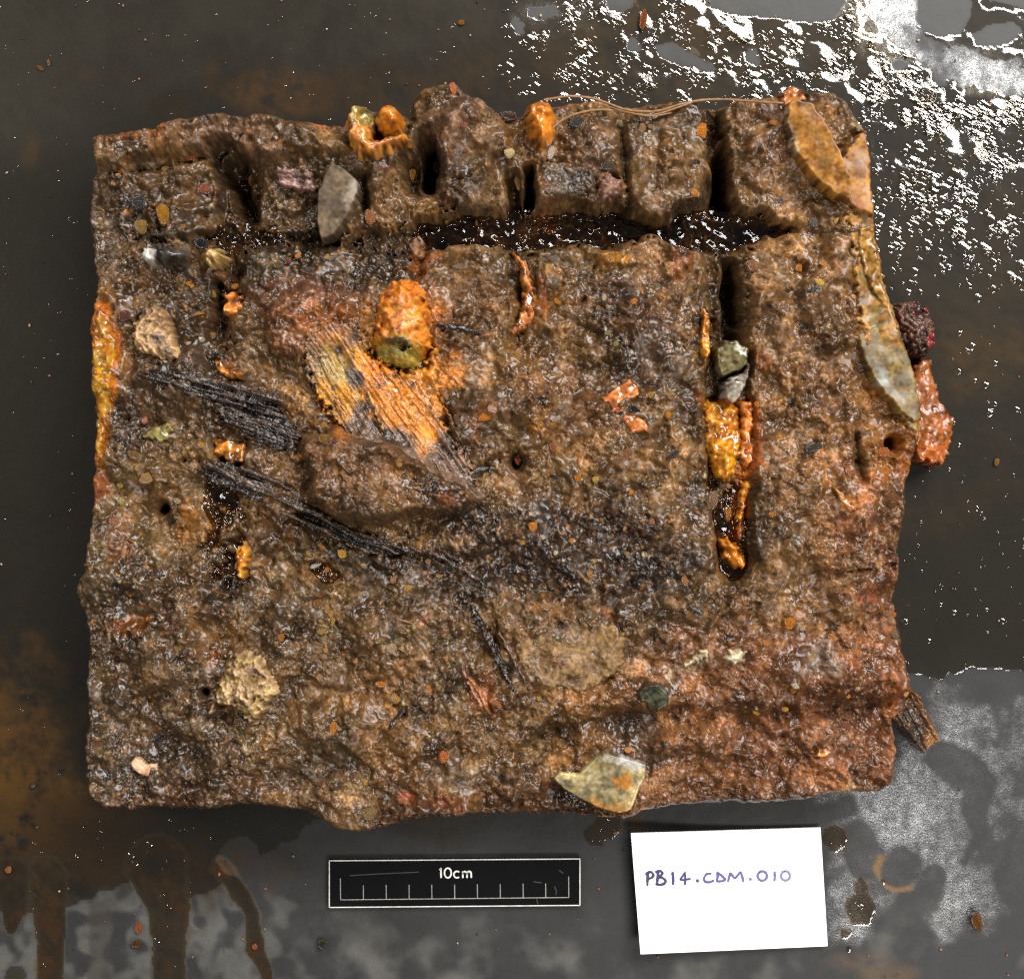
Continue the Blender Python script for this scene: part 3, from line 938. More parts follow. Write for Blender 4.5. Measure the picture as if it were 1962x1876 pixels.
orange = sstep(2.4, 4.0, C[..., 0] / (C[..., 2] * 2 + 0.02))
tn = 1 + (tn - 1) * (1 - orange)
C = C * tn[..., None] * np.stack([1 + hn, np.ones(gs), 1 - 1.4 * hn], -1)
crk = sample(sstep(4, 0, bord), GU, GV, gu[0], gv[0], 2 * S) * (0.4 + 0.3 * b7).clip(0, 1)
C = mixc(C, 0.55 * crk, col(44, 34, 26))
blo = fnoise(gs, 22, 140)
gamp = 0.30 + 0.80 * sstep(-0.8, 1.3, blo)
C = C * np.exp(0.26 * b6 + 0.2 * b3 + 0.2 * b10 + 0.12 * b8)[..., None]

# ---- grit: thousands of grains bedded in the surface
slot = sstep(42, 36, Z)
gy_, gx_ = np.gradient(Z, S * KT / PPM * 1000)
steep = 1 / (1 + (gx_ ** 2 + gy_ ** 2) * 1.2)
gamp = gamp * (1 - 0.5 * slot) * np.maximum(steep, 0.08)
Z += gamp * (0.26 * b1 + 0.03 * b4 + 0.12 * b3 + 0.07 * b8)
NG = 44000
gx = rr.integers(6, gs[1] - 6, NG)
gy = rr.integers(6, gs[0] - 6, NG)
gr = np.clip(0.8 * np.exp(0.42 * rr.standard_normal(NG)), 0.6, 3.6)
pal = np.array([col(150, 108, 74), col(118, 84, 60), col(96, 70, 54), col(172, 128, 84), col(74, 58, 46), col(190, 150, 96), col(206, 132, 52),
                col(150, 84, 48), col(46, 42, 40), col(212, 190, 150), col(168, 146, 92)])
pid = rr.choice(len(pal), NG, p=[.17, .17, .17, .11, .15, .06, .045, .045, .045, .015, .02])
gj = rr.uniform(0.75, 1.25, NG)
SDi = SD
for i in range(NG):
    x, y, r = gx[i], gy[i], gr[i]
    if SDi[y, x] < 4:
        continue
    k = int(r) + 1
    yy, xx = np.ogrid[-k:k + 1, -k:k + 1]
    d2 = (xx * xx + yy * yy) / (r * r + 0.4)
    m = d2 < 1
    sl_ = (slice(y - k, y + k + 1), slice(x - k, x + k + 1))
    hgt = np.sqrt(np.clip(1 - d2, 0, 1)) * r * 0.24 * gamp[y, x]
    Z[sl_] += np.where(m, hgt - 0.06, 0)
    a = 0.7 * m * (1 - 0.7 * slot[y, x])
    C[sl_] = C[sl_] * (1 - a[..., None]) + pal[pid[i]] * gj[i] * a[..., None]
# pits
for i in range(900):
    x, y = rr.integers(8, gs[1] - 8), rr.integers(8, gs[0] - 8)
    r = np.clip(1.4 * np.exp(0.4 * rr.standard_normal()), 1, 4.5)
    k = int(r) + 1
    yy, xx = np.ogrid[-k:k + 1, -k:k + 1]
    d2 = (xx * xx + yy * yy) / (r * r + 0.4)
    Z[y - k:y + k + 1, x - k:x + k + 1] -= np.clip(1 - d2, 0, 1) * r * 0.4

mudm = sstep(0.05, -0.7, blo + 0.35 * b7) * (1 - slot)
Zm = Z
for q in range(5):
    Zm = (np.roll(Zm, 1, 0) + 2 * Zm + np.roll(Zm, -1, 0)) / 4
    Zm = (np.roll(Zm, 1, 1) + 2 * Zm + np.roll(Zm, -1, 1)) / 4
Z = Z * (1 - 0.75 * mudm) + (Zm + 0.10 * b3 * gamp) * 0.75 * mudm
G = G + 0.05 * mudm
C = C * (1 - 0.16 * mudm)[..., None]
G += 0.06 * b6
C = C * np.array([0.74, 0.72, 0.675])
# ---- sides
ew = 24 + 10 * sstep(1460, 1540, GV) + 5 * b5
t = np.clip(SD / np.maximum(ew, 10), 0, 1)
prof = 1 - (1 - t) ** 2.4
Zf = -1.0 + (Z + 1.0) * prof


def blur3(A):
    A = (np.roll(A, 1, 0) + 2 * A + np.roll(A, -1, 0)) / 4
    return (np.roll(A, 1, 1) + 2 * A + np.roll(A, -1, 1)) / 4


sm = Zf
for q in range(6):
    sm = blur3(sm)
gy_, gx_ = np.gradient(sm, S * KT / PPM * 1000)
stp = sstep(0.8, 2.2, np.hypot(gx_, gy_))
for q in range(3):
    stp = blur3(stp)
Zf = Zf * (1 - stp) + sm * stp + 0.25 * stp * b4
G = G * (1 - stp) + 0.5 * stp
Zbs = Zf
for q in range(14):
    Zbs = blur3(Zbs)
Zb = Zf.copy()                        # surface the embedded things are bedded in
fc, used = grid_faces(SD > 0)
Zf = np.where(SD < 3, np.minimum(Zf, -0.4), Zf)
body = mesh_np("matrix_body", w_top(GU, GV, Zf)[used], fc, M_BODY, block,
               {"pigment": np.clip(C[used], 0.002, 0.9), "gloss": np.clip(G[used], 0.1, 0.7)})


def zb(u, v):
    return sample(Zb, np.asarray(u, float), np.asarray(v, float), gu[0], gv[0], S)


def zmean(u, v, r):
    a = np.linspace(0, 2 * math.pi, 9)[:-1]
    us = np.concatenate([[u], u + r * np.cos(a)])
    vs_ = np.concatenate([[v], v + r * np.sin(a)])
    return float(np.median(zb(us, vs_)))


# ------------------------------------------------------------------ pieces stuck in the block
def tab(seed, n=512):
    return np.random.default_rng(seed).standard_normal(n)


def n1d(x, seed):
    T = tab(seed)
    xi = np.floor(x).astype(int)
    f = x - xi
    f = f * f * (3 - 2 * f)
    return T[xi % 512] * (1 - f) + T[(xi + 1) % 512] * f


def patch(name, shape, cols, mat, top, edge=8, rough=0.25, seed=0, step=1.8, tilt=(0, 0), rel=0.35, ragged=2.0, follow=1.0, grain=None, sink=2.5,
          spots=(), parent=None, label=None, bulge=0.0, zbase=None, cscale=6, mud=0.85, mudw=9, dents=()):
    """a shaped piece: outline, own top surface and flanks that go down into what carries it.
    follow=1 keeps the top parallel to the bed, 0 makes it a plane; grain = angle of wood grain in degrees"""
    parent = block if parent is None else parent
    k = shape[0]
    if zbase is not None:                 # stands on the mat, lower than the block's top plane
        f_ = (H - (zbase + top) / 1000) / (H - ZT / 1000)
        shape = ('p', [(CU + (a_ - CU) * f_, CV + (b_ - CV) * f_) for a_, b_ in shape[1]])
        spots = [(CU + (q[0] - CU) * f_, CV + (q[1] - CV) * f_) + tuple(q[2:]) for q in spots]
    if k == 'e':
        m = max(shape[3], shape[4])
        bb = (shape[1] - m, shape[1] + m, shape[2] - m, shape[2] + m)
    else:
        pts = np.asarray(shape[1], float)
        e = 0 if k == 'p' else (shape[2] if np.isscalar(shape[2]) else max(shape[2]))
        bb = (pts[:, 0].min() - e, pts[:, 0].max() + e, pts[:, 1].min() - e, pts[:, 1].max() + e)
    u = np.arange(bb[0] - 8, bb[1] + 8, step)
    v = np.arange(bb[2] - 8, bb[3] + 8, step)
    U, V = np.meshgrid(u, v)
    d = sdf_ell(*shape[1:6], U, V) if k == 'e' else (sdf_poly(shape[1], U, V) if k == 'p' else sdf_line(shape[1], shape[2], U, V))
    q_s = 1.8 / step
    f1 = fnoise(U.shape, 1.2, seed + 1)
    f2 = fnoise(U.shape, 3.5 * q_s, seed + 2)
    f3 = fnoise(U.shape, 1.2, seed + 3, 1.5, 40)
    fz_ = fnoise(U.shape, 6 * q_s, seed + 7)
    d = d + ragged * ((0.7 * fz_ + 0.3 * f2) if mat in (M_RUST, M_FLINT) else (0.3 * f1 + 0.4 * f2 + 0.4 * fz_))
    bed = zb(U, V) if zbase is None else np.full(U.shape, zbase)
    ins = d > 0
    if not ins.any():
        return None
    cu, cv = U[ins].mean(), V[ins].mean()
    zm = np.percentile(bed[ins], 60)
    # smoothed bed for things that lie along the surface
    bsm = sample(Zbs, U, V, gu[0], gv[0], S) if zbase is None else bed
    base = zm + follow * np.clip(bsm - zm, -6, 6) * 0.7
    plane = tilt[0] * (U - cu) + tilt[1] * (V - cv)
    dd = np.clip(d, 0, None)
    xq = np.clip(dd / max(dd.max(), 1), 0, 1)
    if mat is M_FLINT:
        tex = 1.0 * fnoise(U.shape, 16, seed + 6) + 0.08 * f2
    elif mat is M_RUST:
        tex = 1.2 * fnoise(U.shape, 10 * q_s, seed + 6) + 0.13 * f2
    else:
        tex = 0.6 * f3 + 0.4 * f2
    T = base + top + plane + rel * tex + bulge * (1 - (1 - xq) ** 2)
    for (sx, sy, rx, ry, rot, dep) in dents:
        T = T - dep * sstep(-2, 8, sdf_ell(sx, sy, rx, ry, rot, U, V) + 2 * f2 + 1.5 * f3)
    cw = 0.5 * f3 + 0.5 * f2
    if grain is not None:
        a = math.radians(grain)
        p = (U - cu) * math.cos(a) + (V - cv) * math.sin(a)
        q = -(U - cu) * math.sin(a) + (V - cv) * math.cos(a)
        q = q + 2.5 * n1d(p / 60 + 7, seed + 9) + 0.8 * f2
        gq = 0.5 * n1d(q / 9, seed + 11) + 0.35 * n1d(q / 4.2 + 0.02 * p, seed + 12) + 0.3 * n1d(q / 2.2 + 0.01 * p, seed + 13)
        fib = n1d(q / 5.0 + 50 * np.floor(p / 70 + 0.6 * n1d(q / 5.0, seed + 14)), seed + 15)
        T = T + rel * (2.2 * gq + 1.0 * np.clip(fib, -1, 1)) + 0.1 * f1
        cw = 0.8 * gq + 0.3 * f3
        ends = np.abs(n1d(q / 4.0, seed + 16))
        d = d - 1.0 * ends * 3 * sstep(0.6, 1.0, np.abs(p) / (np.abs(p[ins]).max() + 1e-6))
    tt = np.clip(d / edge, 0, 1)
    pr = 1 - (1 - tt) ** 2.2
    low = np.minimum(bed, T) - sink
    Zp = low + (T - low) * pr
    P = np.empty(U.shape + (3,))
    cols = [np.asarray(c) for c in cols]
    P[:] = cols[0]
    if len(cols) > 1:
        P = mixc(P, sstep(-0.3, 0.9, cw), cols[1])
    if len(cols) > 2:
        P = mixc(P, sstep(0.2, 1.2, -cw) * 0.9, cols[2])
    if len(cols) > 3:
        P = mixc(P, sstep(0.5, 1.3, fnoise(U.shape, cscale, seed + 4)) * 0.85, cols[3])
    for (sx, sy, rx, ry, rot, c, al, sf) in spots:
        P = mixc(P, al * sstep(-sf, sf, sdf_ell(sx, sy, rx, ry, rot, U, V) + 0.6 * sf * f3), c)
    if zbase is None and mud > 0:          # the matrix laps over the rim of the piece
        bc = np.stack([sample(C[..., q_], U, V, gu[0], gv[0], S) for q_ in range(3)], -1)
        lap = sstep(mudw, 0, d + 0.45 * mudw * (f2 + 0.6 * f3)) * mud
        lap = np.maximum(lap, (0.45 * mud if mud > 0.6 else 0) * sstep(0.9, 2.2, fnoise(U.shape, 2.5, seed + 5, 1.2, 30)))
        P = mixc(P, lap, bc)
    P = P * np.exp(0.14 * f3 + 0.06 * f1 + 0.10 * f2)[..., None]
    fc_, us_ = grid_faces(d > -0.5)
    if len(fc_) == 0:
        return None
    o = mesh_np(name, w_top(U, V, Zp)[us_], fc_, mat, parent, {"pigment": np.clip(P[us_], 0.002, 0.95), "gloss": np.clip(rough + 0.05 * f2[us_], 0.07, 0.8)})
    if label:
        o["label"] = label
    return o


# ---- wood
WD, WB, WP, WR = col(34, 26, 22), col(62, 46, 38), col(96, 76, 62), col(20, 16, 15)
patch("wood_fragment", ('p', [(262, 708), (300, 703), (350, 712), (420, 722), (480, 738), (530, 745), (556, 768), (545, 785), (560, 800), (588, 822), (585, 842), (572, 868), (530, 862),
                              (488, 850), (432, 812), (382, 768), (330, 748), (275, 735)]), [col(40, 31, 26), col(74, 59, 48), col(24, 19, 17)], M_WOOD, 3.8, 9, 0.22, 1, grain=19, rel=0.65, ragged=4,
      follow=0.6, label="dark splintered wood fragment with coarse grain, upper of the two on the left")
patch("wood_fragment", ('p', [(380, 892), (410, 876), (478, 890), (548, 920), (590, 962), (650, 998), (720, 1026), (790, 1042), (830, 1056), (800, 1066), (750, 1068),
                              (700, 1064), (620, 1030), (560, 996), (480, 962), (400, 928)]), [col(44, 34, 26), col(84, 66, 50), col(26, 20, 17)], M_WOOD, 2.8, 10, 0.24, 2, grain=25, rel=0.6, ragged=4,
      follow=0.6, label="long dark wood splinter running down to the right")
patch("wood_fragment", ('p', [(582, 640), (630, 612), (690, 606), (716, 680), (780, 716), (836, 742), (868, 825), (905, 890), (955, 968), (870, 986), (800, 968), (745, 925), (690, 856), (636, 812), (598, 765), (576, 700)]),
      [col(112, 86, 66), col(138, 106, 82), col(56, 42, 34)], M_WOOD, 2.6, 16, 0.3, 3, grain=57, rel=0.42, ragged=7, follow=0.9, mudw=20, mud=0.95,
      spots=[(650, 690, 76, 60, 50, col(176, 116, 60), 0.8, 18), (655, 735, 50, 82, 25, col(220, 146, 26), 0.95, 18), (775, 770, 84, 62, 45, col(222, 136, 36), 0.95, 20), (735, 720, 40, 50, 0, col(220, 126, 24), 0.9, 14),
             (640, 700, 34, 30, 40, col(168, 150, 88), 0.7, 10), (676, 720, 9, 30, -8, col(74, 78, 78), 0.85, 5), (690, 728, 6, 12, 0, col(44, 44, 42), 0.9, 3), (664, 700, 5, 6, 0, col(50, 46, 36), 0.9, 3), (640, 745, 5, 6, 0, col(60, 56, 40), 0.8, 3),
             (650, 672, 9, 9, 0, col(46, 36, 22), 0.9, 3), (700, 870, 14, 22, 30, col(178, 118, 40), 0.5, 7), (720, 790, 6, 50, -24, col(50, 36, 22), 0.8, 4), (790, 735, 8, 12, 0, col(70, 50, 36), 0.7, 4),
             (830, 958, 44, 10, 8, col(168, 116, 74), 0.6, 7), (600, 690, 22, 30, 0, col(150, 130, 90), 0.5, 10)],
      label="wide wood fragment with ribbed grain, its upper end stained orange")
patch("wood_fragment", ('p', [(520, 322), (545, 314), (600, 330), (606, 356), (600, 372), (560, 362), (528, 352)]), [col(120, 86, 76), col(160, 122, 108), col(40, 28, 24)], M_WOOD, 2.4, 6, 0.26, 4, grain=9, rel=0.5,
      label="small pinkish wood fragment")
patch("wood_splinter", ('l', [(902, 1160), (945, 1240), (992, 1334)], [7, 11, 4]), [col(28, 20, 16), col(66, 46, 34), WR], M_WOOD, 2.7, 6, 0.2, 5, grain=62, rel=0.5, mud=0.3)
patch("wood_splinter", ('l', [(938, 1180), (985, 1260), (1018, 1330)], [5, 8, 4]), [col(84, 56, 38), col(118, 82, 54), col(40, 28, 20)], M_WOOD, 2.3, 6, 0.22, 6, grain=60, rel=0.4, mud=0.3)
patch("wood_splinter", ('l', [(890, 1285), (915, 1330), (938, 1368)], [6, 13, 6]), [col(138, 80, 46), col(178, 112, 62), col(70, 44, 28)], M_WOOD, 2.5, 6, 0.22, 7, grain=62, rel=0.4, mud=0.3)
patch("wood_splinter", ('l', [(745, 1395), (772, 1360)], [5, 7]), [col(40, 38, 38), col(72, 70, 70), WR], M_WOOD, 2.3, 5, 0.16, 8, grain=-52, rel=0.35, mud=0.3)
patch("wood_splinter", ('l', [(840, 622), (880, 626), (925, 640)], [6, 9, 4]), [col(40, 36, 34), col(66, 60, 58), WR], M_WOOD, 2.3, 6, 0.2, 9, grain=12, rel=0.4, mud=0.3)
patch("wood_splinter", ('l', [(905, 905), (940, 895)], [8, 5]), [col(34, 34, 34), col(70, 70, 70)], M_WOOD, 1.9, 5, 0.15, 10, grain=-20, rel=0.3, mud=0.3)
patch("wood_splinter", ('l', [(1262, 1168), (1315, 1182)], [3, 4]), [col(34, 28, 22), col(50, 42, 34)], M_WOOD, 1.7, 4, 0.2, 11, grain=16, rel=0.2, mud=0.3)
patch("wood_splinter", ('l', [(1320, 1160), (1346, 1178)], [4, 7]), [col(50, 50, 46), col(72, 72, 66)], M_WOOD, 1.7, 4, 0.2, 12, grain=35, rel=0.3, mud=0.3)
patch("wood_splinter", ('l', [(672, 622), (694, 650), (712, 690)], [3, 4, 2]), [col(120, 88, 56), col(160, 120, 70), col(40, 30, 20)], M_WOOD, 4.9, 4, 0.25, 13, grain=58, rel=0.3, mud=0.3)
patch("wood_splinter", ('l', [(700, 735), (722, 790), (736, 826)], [3, 5, 3]), [col(186, 130, 44), col(200, 148, 60), col(70, 44, 20)], M_WOOD, 5.3, 4, 0.25, 14, grain=64, rel=0.3, mud=0.3)
patch("wood_splinter", ('l', [(835, 745), (862, 805), (885, 850)], [3, 6, 3]), [col(150, 96, 54), col(180, 120, 66), col(60, 40, 26)], M_WOOD, 4.5, 4, 0.25, 15, grain=60, rel=0.3, mud=0.3)
patch("wood_splinter", ('l', [(800, 1052), (870, 1075), (930, 1120)], [6, 12, 5]), [col(52, 40, 32), col(86, 66, 52), WR], M_WOOD, 2.3, 6, 0.2, 16, grain=25, rel=0.5, mud=0.3)

# ---- orange corrosion nodules and rods
O1, O2, O3, O4 = col(222, 126, 20), col(230, 150, 40), col(196, 96, 12), col(204, 112, 26)
patch("rusted_bolt", ('p', [(716, 600), (722, 560), (745, 536), (775, 528), (806, 540), (826, 568), (834, 620), (832, 668), (808, 700), (796, 716), (755, 712), (722, 700), (710, 655)]),
      [O1, col(230, 142, 46), O3, col(196, 146, 24)], M_RUST, 3.0, 30, 0.42, 20, step=1.2, rel=0.35, ragged=3, follow=0.3, bulge=10.0, mudw=7, mud=0.5,
      spots=[(765, 682, 44, 32, 10, col(178, 150, 52), 1.0, 6), (752, 672, 26, 14, 12, col(158, 136, 62), 0.9, 5), (758, 656, 30, 6, 5, col(44, 36, 14), 0.9, 4), (778, 668, 10, 6, 0, col(26, 22, 10), 0.95, 3),
             (775, 565, 36, 30, 0, col(232, 112, 22), 0.5, 12)],
      dents=[(765, 684, 40, 27, 10, 3.5), (772, 668, 16, 7, 5, 3.0), (745, 676, 9, 6, 30, 2.0)],
      label="bright orange corroded bolt head with a broken greenish face")
patch("rust_nodule", ('p', [(664, 240), (672, 218), (694, 206), (716, 220), (728, 246), (724, 276), (750, 268), (780, 262), (792, 285), (760, 300), (720, 316), (690, 310), (668, 280)]),
      [col(222, 134, 48), col(232, 156, 70), col(190, 100, 30), col(188, 146, 50)], M_RUST, 8.5, 16, 0.26, 21, rel=0.4, follow=0.0, bulge=4,
      spots=[(704, 236, 20, 22, 0, col(150, 128, 50), 0.9, 6), (708, 224, 8, 10, 0, col(60, 52, 36), 0.7, 5), (722, 262, 8, 10, 0, col(52, 34, 20), 0.8, 5), (677, 252, 9, 3, 0, col(60, 34, 14), 0.9, 2)],
      dents=[(708, 240, 16, 18, 0, 4.0)],
      label="cup-shaped orange rust nodule on the top edge")
patch("rust_flow", ('p', [(706, 640), (722, 698), (760, 706), (808, 696), (836, 650), (846, 720), (858, 780), (850, 820), (812, 800), (765, 770), (722, 740), (696, 690)]), [col(222, 132, 34), col(228, 146, 52), col(196, 106, 20), col(206, 136, 28)],
      M_RUST, 3.4, 16, 0.26, 41, rel=0.5, follow=0.7, ragged=5, mudw=14, mud=0.8, spots=[(800, 738, 9, 7, 0, col(84, 54, 36), 0.7, 4), (822, 745, 7, 12, 0, col(92, 66, 48), 0.6, 4)], label="light orange rust flow below the bolt head")
patch("rust_nodule", ('e', 750, 244, 30, 37, -10), [O1, col(230, 140, 44), O4], M_RUST, 6, 18, 0.2, 22, rel=0.4, follow=0.1, bulge=9, ragged=1.2, label="glossy rounded orange nodule beside the cup-shaped one")
patch("rust_nodule", ('p', [(998, 238), (1004, 206), (1030, 192), (1060, 202), (1070, 230), (1066, 262), (1052, 290), (1034, 296), (1018, 282), (1008, 262)]), [O1, col(232, 140, 44), O4], M_RUST, 4, 18, 0.18, 23, rel=0.5,
      follow=0.1, bulge=9, ragged=1.2, spots=[(1022, 214, 7, 3, 0, col(70, 40, 20), 0.9, 2)], label="orange teardrop nodule at the start of the root fibre")
patch("corroded_rod", ('l', [(985, 482), (1002, 510), (1012, 545), (1016, 575), (1008, 605), (990, 628), (982, 636)], [7, 11, 14, 17, 17, 13, 9]), [col(196, 108, 46), col(214, 134, 64), col(130, 66, 26)], M_RUST, 4.5, 12, 0.16, 24,
      rel=0.5, follow=0.2, spots=[(990, 618, 10, 9, 0, col(60, 44, 16), 0.8, 5)], label="curled orange corroded rod lying in a slot")
patch("rust_filling", ('p', [(1346, 768), (1396, 756), (1424, 775), (1428, 850), (1414, 915), (1392, 932), (1368, 915), (1350, 850)]), [col(198, 118, 14), col(216, 146, 28), col(140, 76, 10), col(176, 94, 10)], M_RUST, 3.5, 16, 0.2, 25,
      rel=0.6, follow=0.1, bulge=2, label="glossy amber rust filling the right-hand slot")
patch("rust_filling", ('p', [(1408, 770), (1446, 762), (1450, 885), (1430, 908), (1416, 870), (1420, 810)]), [col(210, 112, 34), col(226, 138, 60), col(150, 74, 20)], M_RUST, 3.5, 12, 0.24, 26, rel=0.42, follow=0.1)
patch("rust_filling", ('p', [(1342, 590), (1362, 600), (1360, 680), (1346, 710), (1338, 660)]), [col(206, 116, 16), col(228, 150, 36), col(120, 60, 10)], M_RUST, 7, 7, 0.14, 27, rel=0.54, follow=0.1)
patch("rust_filling", ('l', [(1432, 930), (1424, 985), (1420, 1010)], [11, 10, 6]), [col(204, 112, 18), col(228, 146, 36), col(120, 66, 10)], M_RUST, 3, 9, 0.1, 28, rel=0.54, follow=0.1)
patch("rust_nodule", ('p', [(1378, 1035), (1400, 1025), (1425, 1045), (1440, 1075), (1430, 1098), (1405, 1096), (1382, 1070)]), [O1, col(236, 150, 50), O4], M_RUST, 4, 12, 0.14, 29, rel=0.78, follow=0.1, bulge=3,
      label="wet lumpy orange nodule at the lower end of the right-hand slot")
patch("rust_nodule", ('p', [(454, 1050), (470, 1035), (484, 1052), (484, 1085), (472, 1112), (458, 1108), (450, 1080)]), [col(222, 136, 28), col(234, 160, 56), col(180, 92, 14)], M_RUST, 8, 9, 0.12, 30, rel=0.42, follow=0.1, bulge=4,
      label="upright orange almond-shaped nodule in the lower left slot")
patch("rust_nodule", ('p', [(424, 560), (448, 552), (470, 566), (466, 600), (440, 612), (424, 600)]), [col(206, 112, 34), col(222, 136, 56), col(140, 70, 20)], M_RUST, 6, 9, 0.18, 31, rel=0.60, follow=0.1)
patch("rust_nodule", ('p', [(410, 686), (430, 690), (466, 716), (466, 730), (430, 724), (408, 706)]), [col(206, 118, 34), col(226, 150, 60), col(140, 70, 20)], M_RUST, 3, 7, 0.16, 32, rel=0.60, follow=0.5)
patch("rust_filling", ('p', [(408, 846), (440, 838), (474, 848), (470, 890), (440, 892), (410, 868)]), [col(176, 108, 24), col(206, 120, 30), col(110, 62, 14)], M_RUST, 5, 8, 0.12, 33, rel=0.48, follow=0.2)
patch("rust_crust", ('p', [(172, 600), (188, 588), (208, 600), (220, 640), (228, 690), (218, 748), (204, 812), (190, 880), (174, 900), (178, 800), (180, 740), (172, 680)]), [col(190, 112, 26), col(186, 136, 30), col(180, 96, 24), col(150, 120, 36)],
      M_RUST, 1.2, 9, 0.22, 34, rel=0.45, follow=1.0, label="long orange-yellow rust crust along the left edge")
patch("rust_crust", ('p', [(1490, 176), (1520, 160), (1548, 168), (1546, 200), (1500, 206)]), [col(176, 104, 50), col(200, 124, 64), col(110, 70, 44)], M_RUST, 3, 8, 0.25, 35, rel=0.9, follow=0.3)
patch("rust_flake", ('p', [(1150, 764), (1178, 742), (1205, 725), (1226, 738), (1224, 758), (1200, 775), (1196, 792), (1172, 790), (1164, 772)]), [col(196, 108, 50), col(210, 126, 66), col(170, 84, 34)], M_RUST, 1.6, 5, 0.18, 36, rel=0.35, mudw=4,
      follow=0.3, label="larger salmon-orange flake beside the black pebble")
patch("rust_flake", ('p', [(1186, 805), (1198, 793), (1222, 800), (1242, 812), (1240, 828), (1210, 832)]), [col(196, 108, 50), col(210, 126, 66), col(170, 84, 34)], M_RUST, 1.6, 5, 0.18, 37, rel=0.35, mudw=4, follow=0.3,
      label="smaller salmon-orange flake below the black pebble")
patch("rust_nodule", ('p', [(1556, 1442), (1568, 1434), (1598, 1436), (1598, 1448), (1570, 1456)]), [col(206, 118, 44), col(220, 140, 60)], M_RUST, 2, 5, 0.2, 38, rel=0.5)
patch("rust_nodule", ('l', [(1590, 935), (1622, 975)], [7, 10]), [col(190, 118, 36), col(206, 140, 56), col(150, 84, 30)], M_RUST, 1.4, 6, 0.25, 39, rel=0.6)
patch("rust_nodule", ('p', [(576, 705), (592, 708), (606, 735), (622, 760), (640, 775), (650, 790), (624, 796), (610, 770), (600, 745)]), [col(156, 92, 46), col(180, 112, 56)], M_RUST, 1.5, 5, 0.25, 40, rel=0.7)

# ---- flints and limestone
FT, FG, FO = col(206, 142, 44), col(150, 140, 112), col(196, 120, 24)
patch("flint_flake", ('p', [(1500, 205), (1516, 196), (1548, 206), (1576, 246), (1602, 296), (1624, 350), (1628, 375), (1618, 398), (1588, 384), (1548, 348), (1512, 300), (1496, 246)]),
      [col(156, 102, 36), col(168, 114, 46), col(136, 84, 26), col(146, 106, 48)], M_FLINT, 8.0, 7, 0.36, 50, tilt=(0.03, -0.01), rel=0.22, follow=0.25, ragged=1.0,
      spots=[(1508, 268, 6, 30, -12, col(206, 190, 150), 0.8, 4)], label="long tan flint flake slanting on the upper right corner")
patch("flint_flake", ('p', [(1586, 345), (1600, 312), (1638, 262), (1656, 254), (1664, 320), (1670, 408), (1668, 424), (1630, 410), (1606, 386)]), [col(168, 112, 38), col(180, 124, 50), col(146, 90, 32), col(160, 98, 60)],
      M_FLINT, 6.0, 7, 0.46, 51, tilt=(-0.02, 0.0), rel=0.25, follow=0.25, ragged=1.0, label="orange-tan flint flake on the right rim of the upper corner")
patch("rust_crust", ('p', [(1600, 395), (1640, 405), (1676, 400), (1694, 510), (1716, 590), (1732, 650), (1762, 740), (1772, 830), (1752, 850), (1716, 800), (1690, 730), (1650, 650), (1636, 580), (1628, 500), (1622, 440)]),
      [col(150, 104, 42), col(170, 122, 58), col(116, 78, 34), col(128, 112, 64)], M_FLINT, 2.0, 12, 0.36, 49, rel=0.3, follow=0.8, ragged=5, mudw=10, label="olive-brown crust down the right rim of the block")
patch("flint_flake", ('p', [(1636, 440), (1668, 430), (1682, 490), (1700, 560), (1704, 600), (1684, 590), (1656, 540), (1640, 500)]), [col(156, 112, 44), col(176, 130, 64), col(120, 88, 40)], M_FLINT, 2.5, 8, 0.22, 52,
      tilt=(-0.02, 0), rel=0.5, follow=0.7, ragged=1.5)
patch("flint_flake", ('p', [(1662, 545), (1690, 540), (1716, 590), (1712, 606), (1690, 596)]), [col(124, 116, 84), col(150, 136, 96)], M_FLINT, 2.5, 6, 0.2, 53, rel=0.3, follow=0.6)
patch("flint_flake", ('p', [(1634, 642), (1680, 620), (1718, 634), (1744, 680), (1762, 740), (1770, 806), (1745, 816), (1708, 780), (1674, 740), (1650, 700)]), [col(124, 98, 44), col(138, 112, 54), col(104, 80, 38), col(112, 102, 72)],
      M_FLINT, 4.0, 8, 0.42, 54, tilt=(-0.03, 0.01), rel=0.2, follow=0.1, ragged=1.5, spots=[(1684, 715, 9, 40, -35, col(150, 150, 142), 0.8, 6)], label="olive-grey flint flake on the right side")
patch("flint_flake", ('p', [(636, 312), (658, 322), (688, 346), (694, 372), (676, 416), (646, 458), (616, 468), (606, 430), (610, 370), (622, 340)]), [col(92, 74, 52), col(104, 85, 61), col(76, 61, 45)], M_FLINT, 6.0, 6, 0.5, 55,
      tilt=(0.01, 0.0), rel=0.3, follow=0.15, ragged=0.8, spots=[(684, 360, 5, 40, 25, col(160, 148, 128), 0.6, 5)], mud=0.5, mudw=4, label="large grey-brown flint flake standing proud across the trench")
patch("flint_flake", ('p', [(1366, 668), (1384, 650), (1412, 648), (1436, 668), (1434, 700), (1420, 716), (1394, 724), (1376, 730), (1368, 700)]), [col(104, 96, 62), col(124, 112, 76), col(70, 64, 44)], M_FLINT, 13, 8, 0.16, 56,
      tilt=(0.02, 0.03), rel=0.4, follow=0.0, ragged=0.8, label="dark olive flint wedged in the right-hand slot")
patch("flint_flake", ('p', [(1378, 735), (1396, 722), (1420, 712), (1436, 690), (1434, 726), (1418, 764), (1400, 784), (1384, 774)]), [col(140, 132, 118), col(164, 154, 136), col(120, 104, 78)], M_FLINT, 16, 7, 0.16, 57,
      tilt=(0.0, -0.02), rel=0.4, follow=0.0, ragged=0.8, label="grey glassy flint at the foot of the olive one")
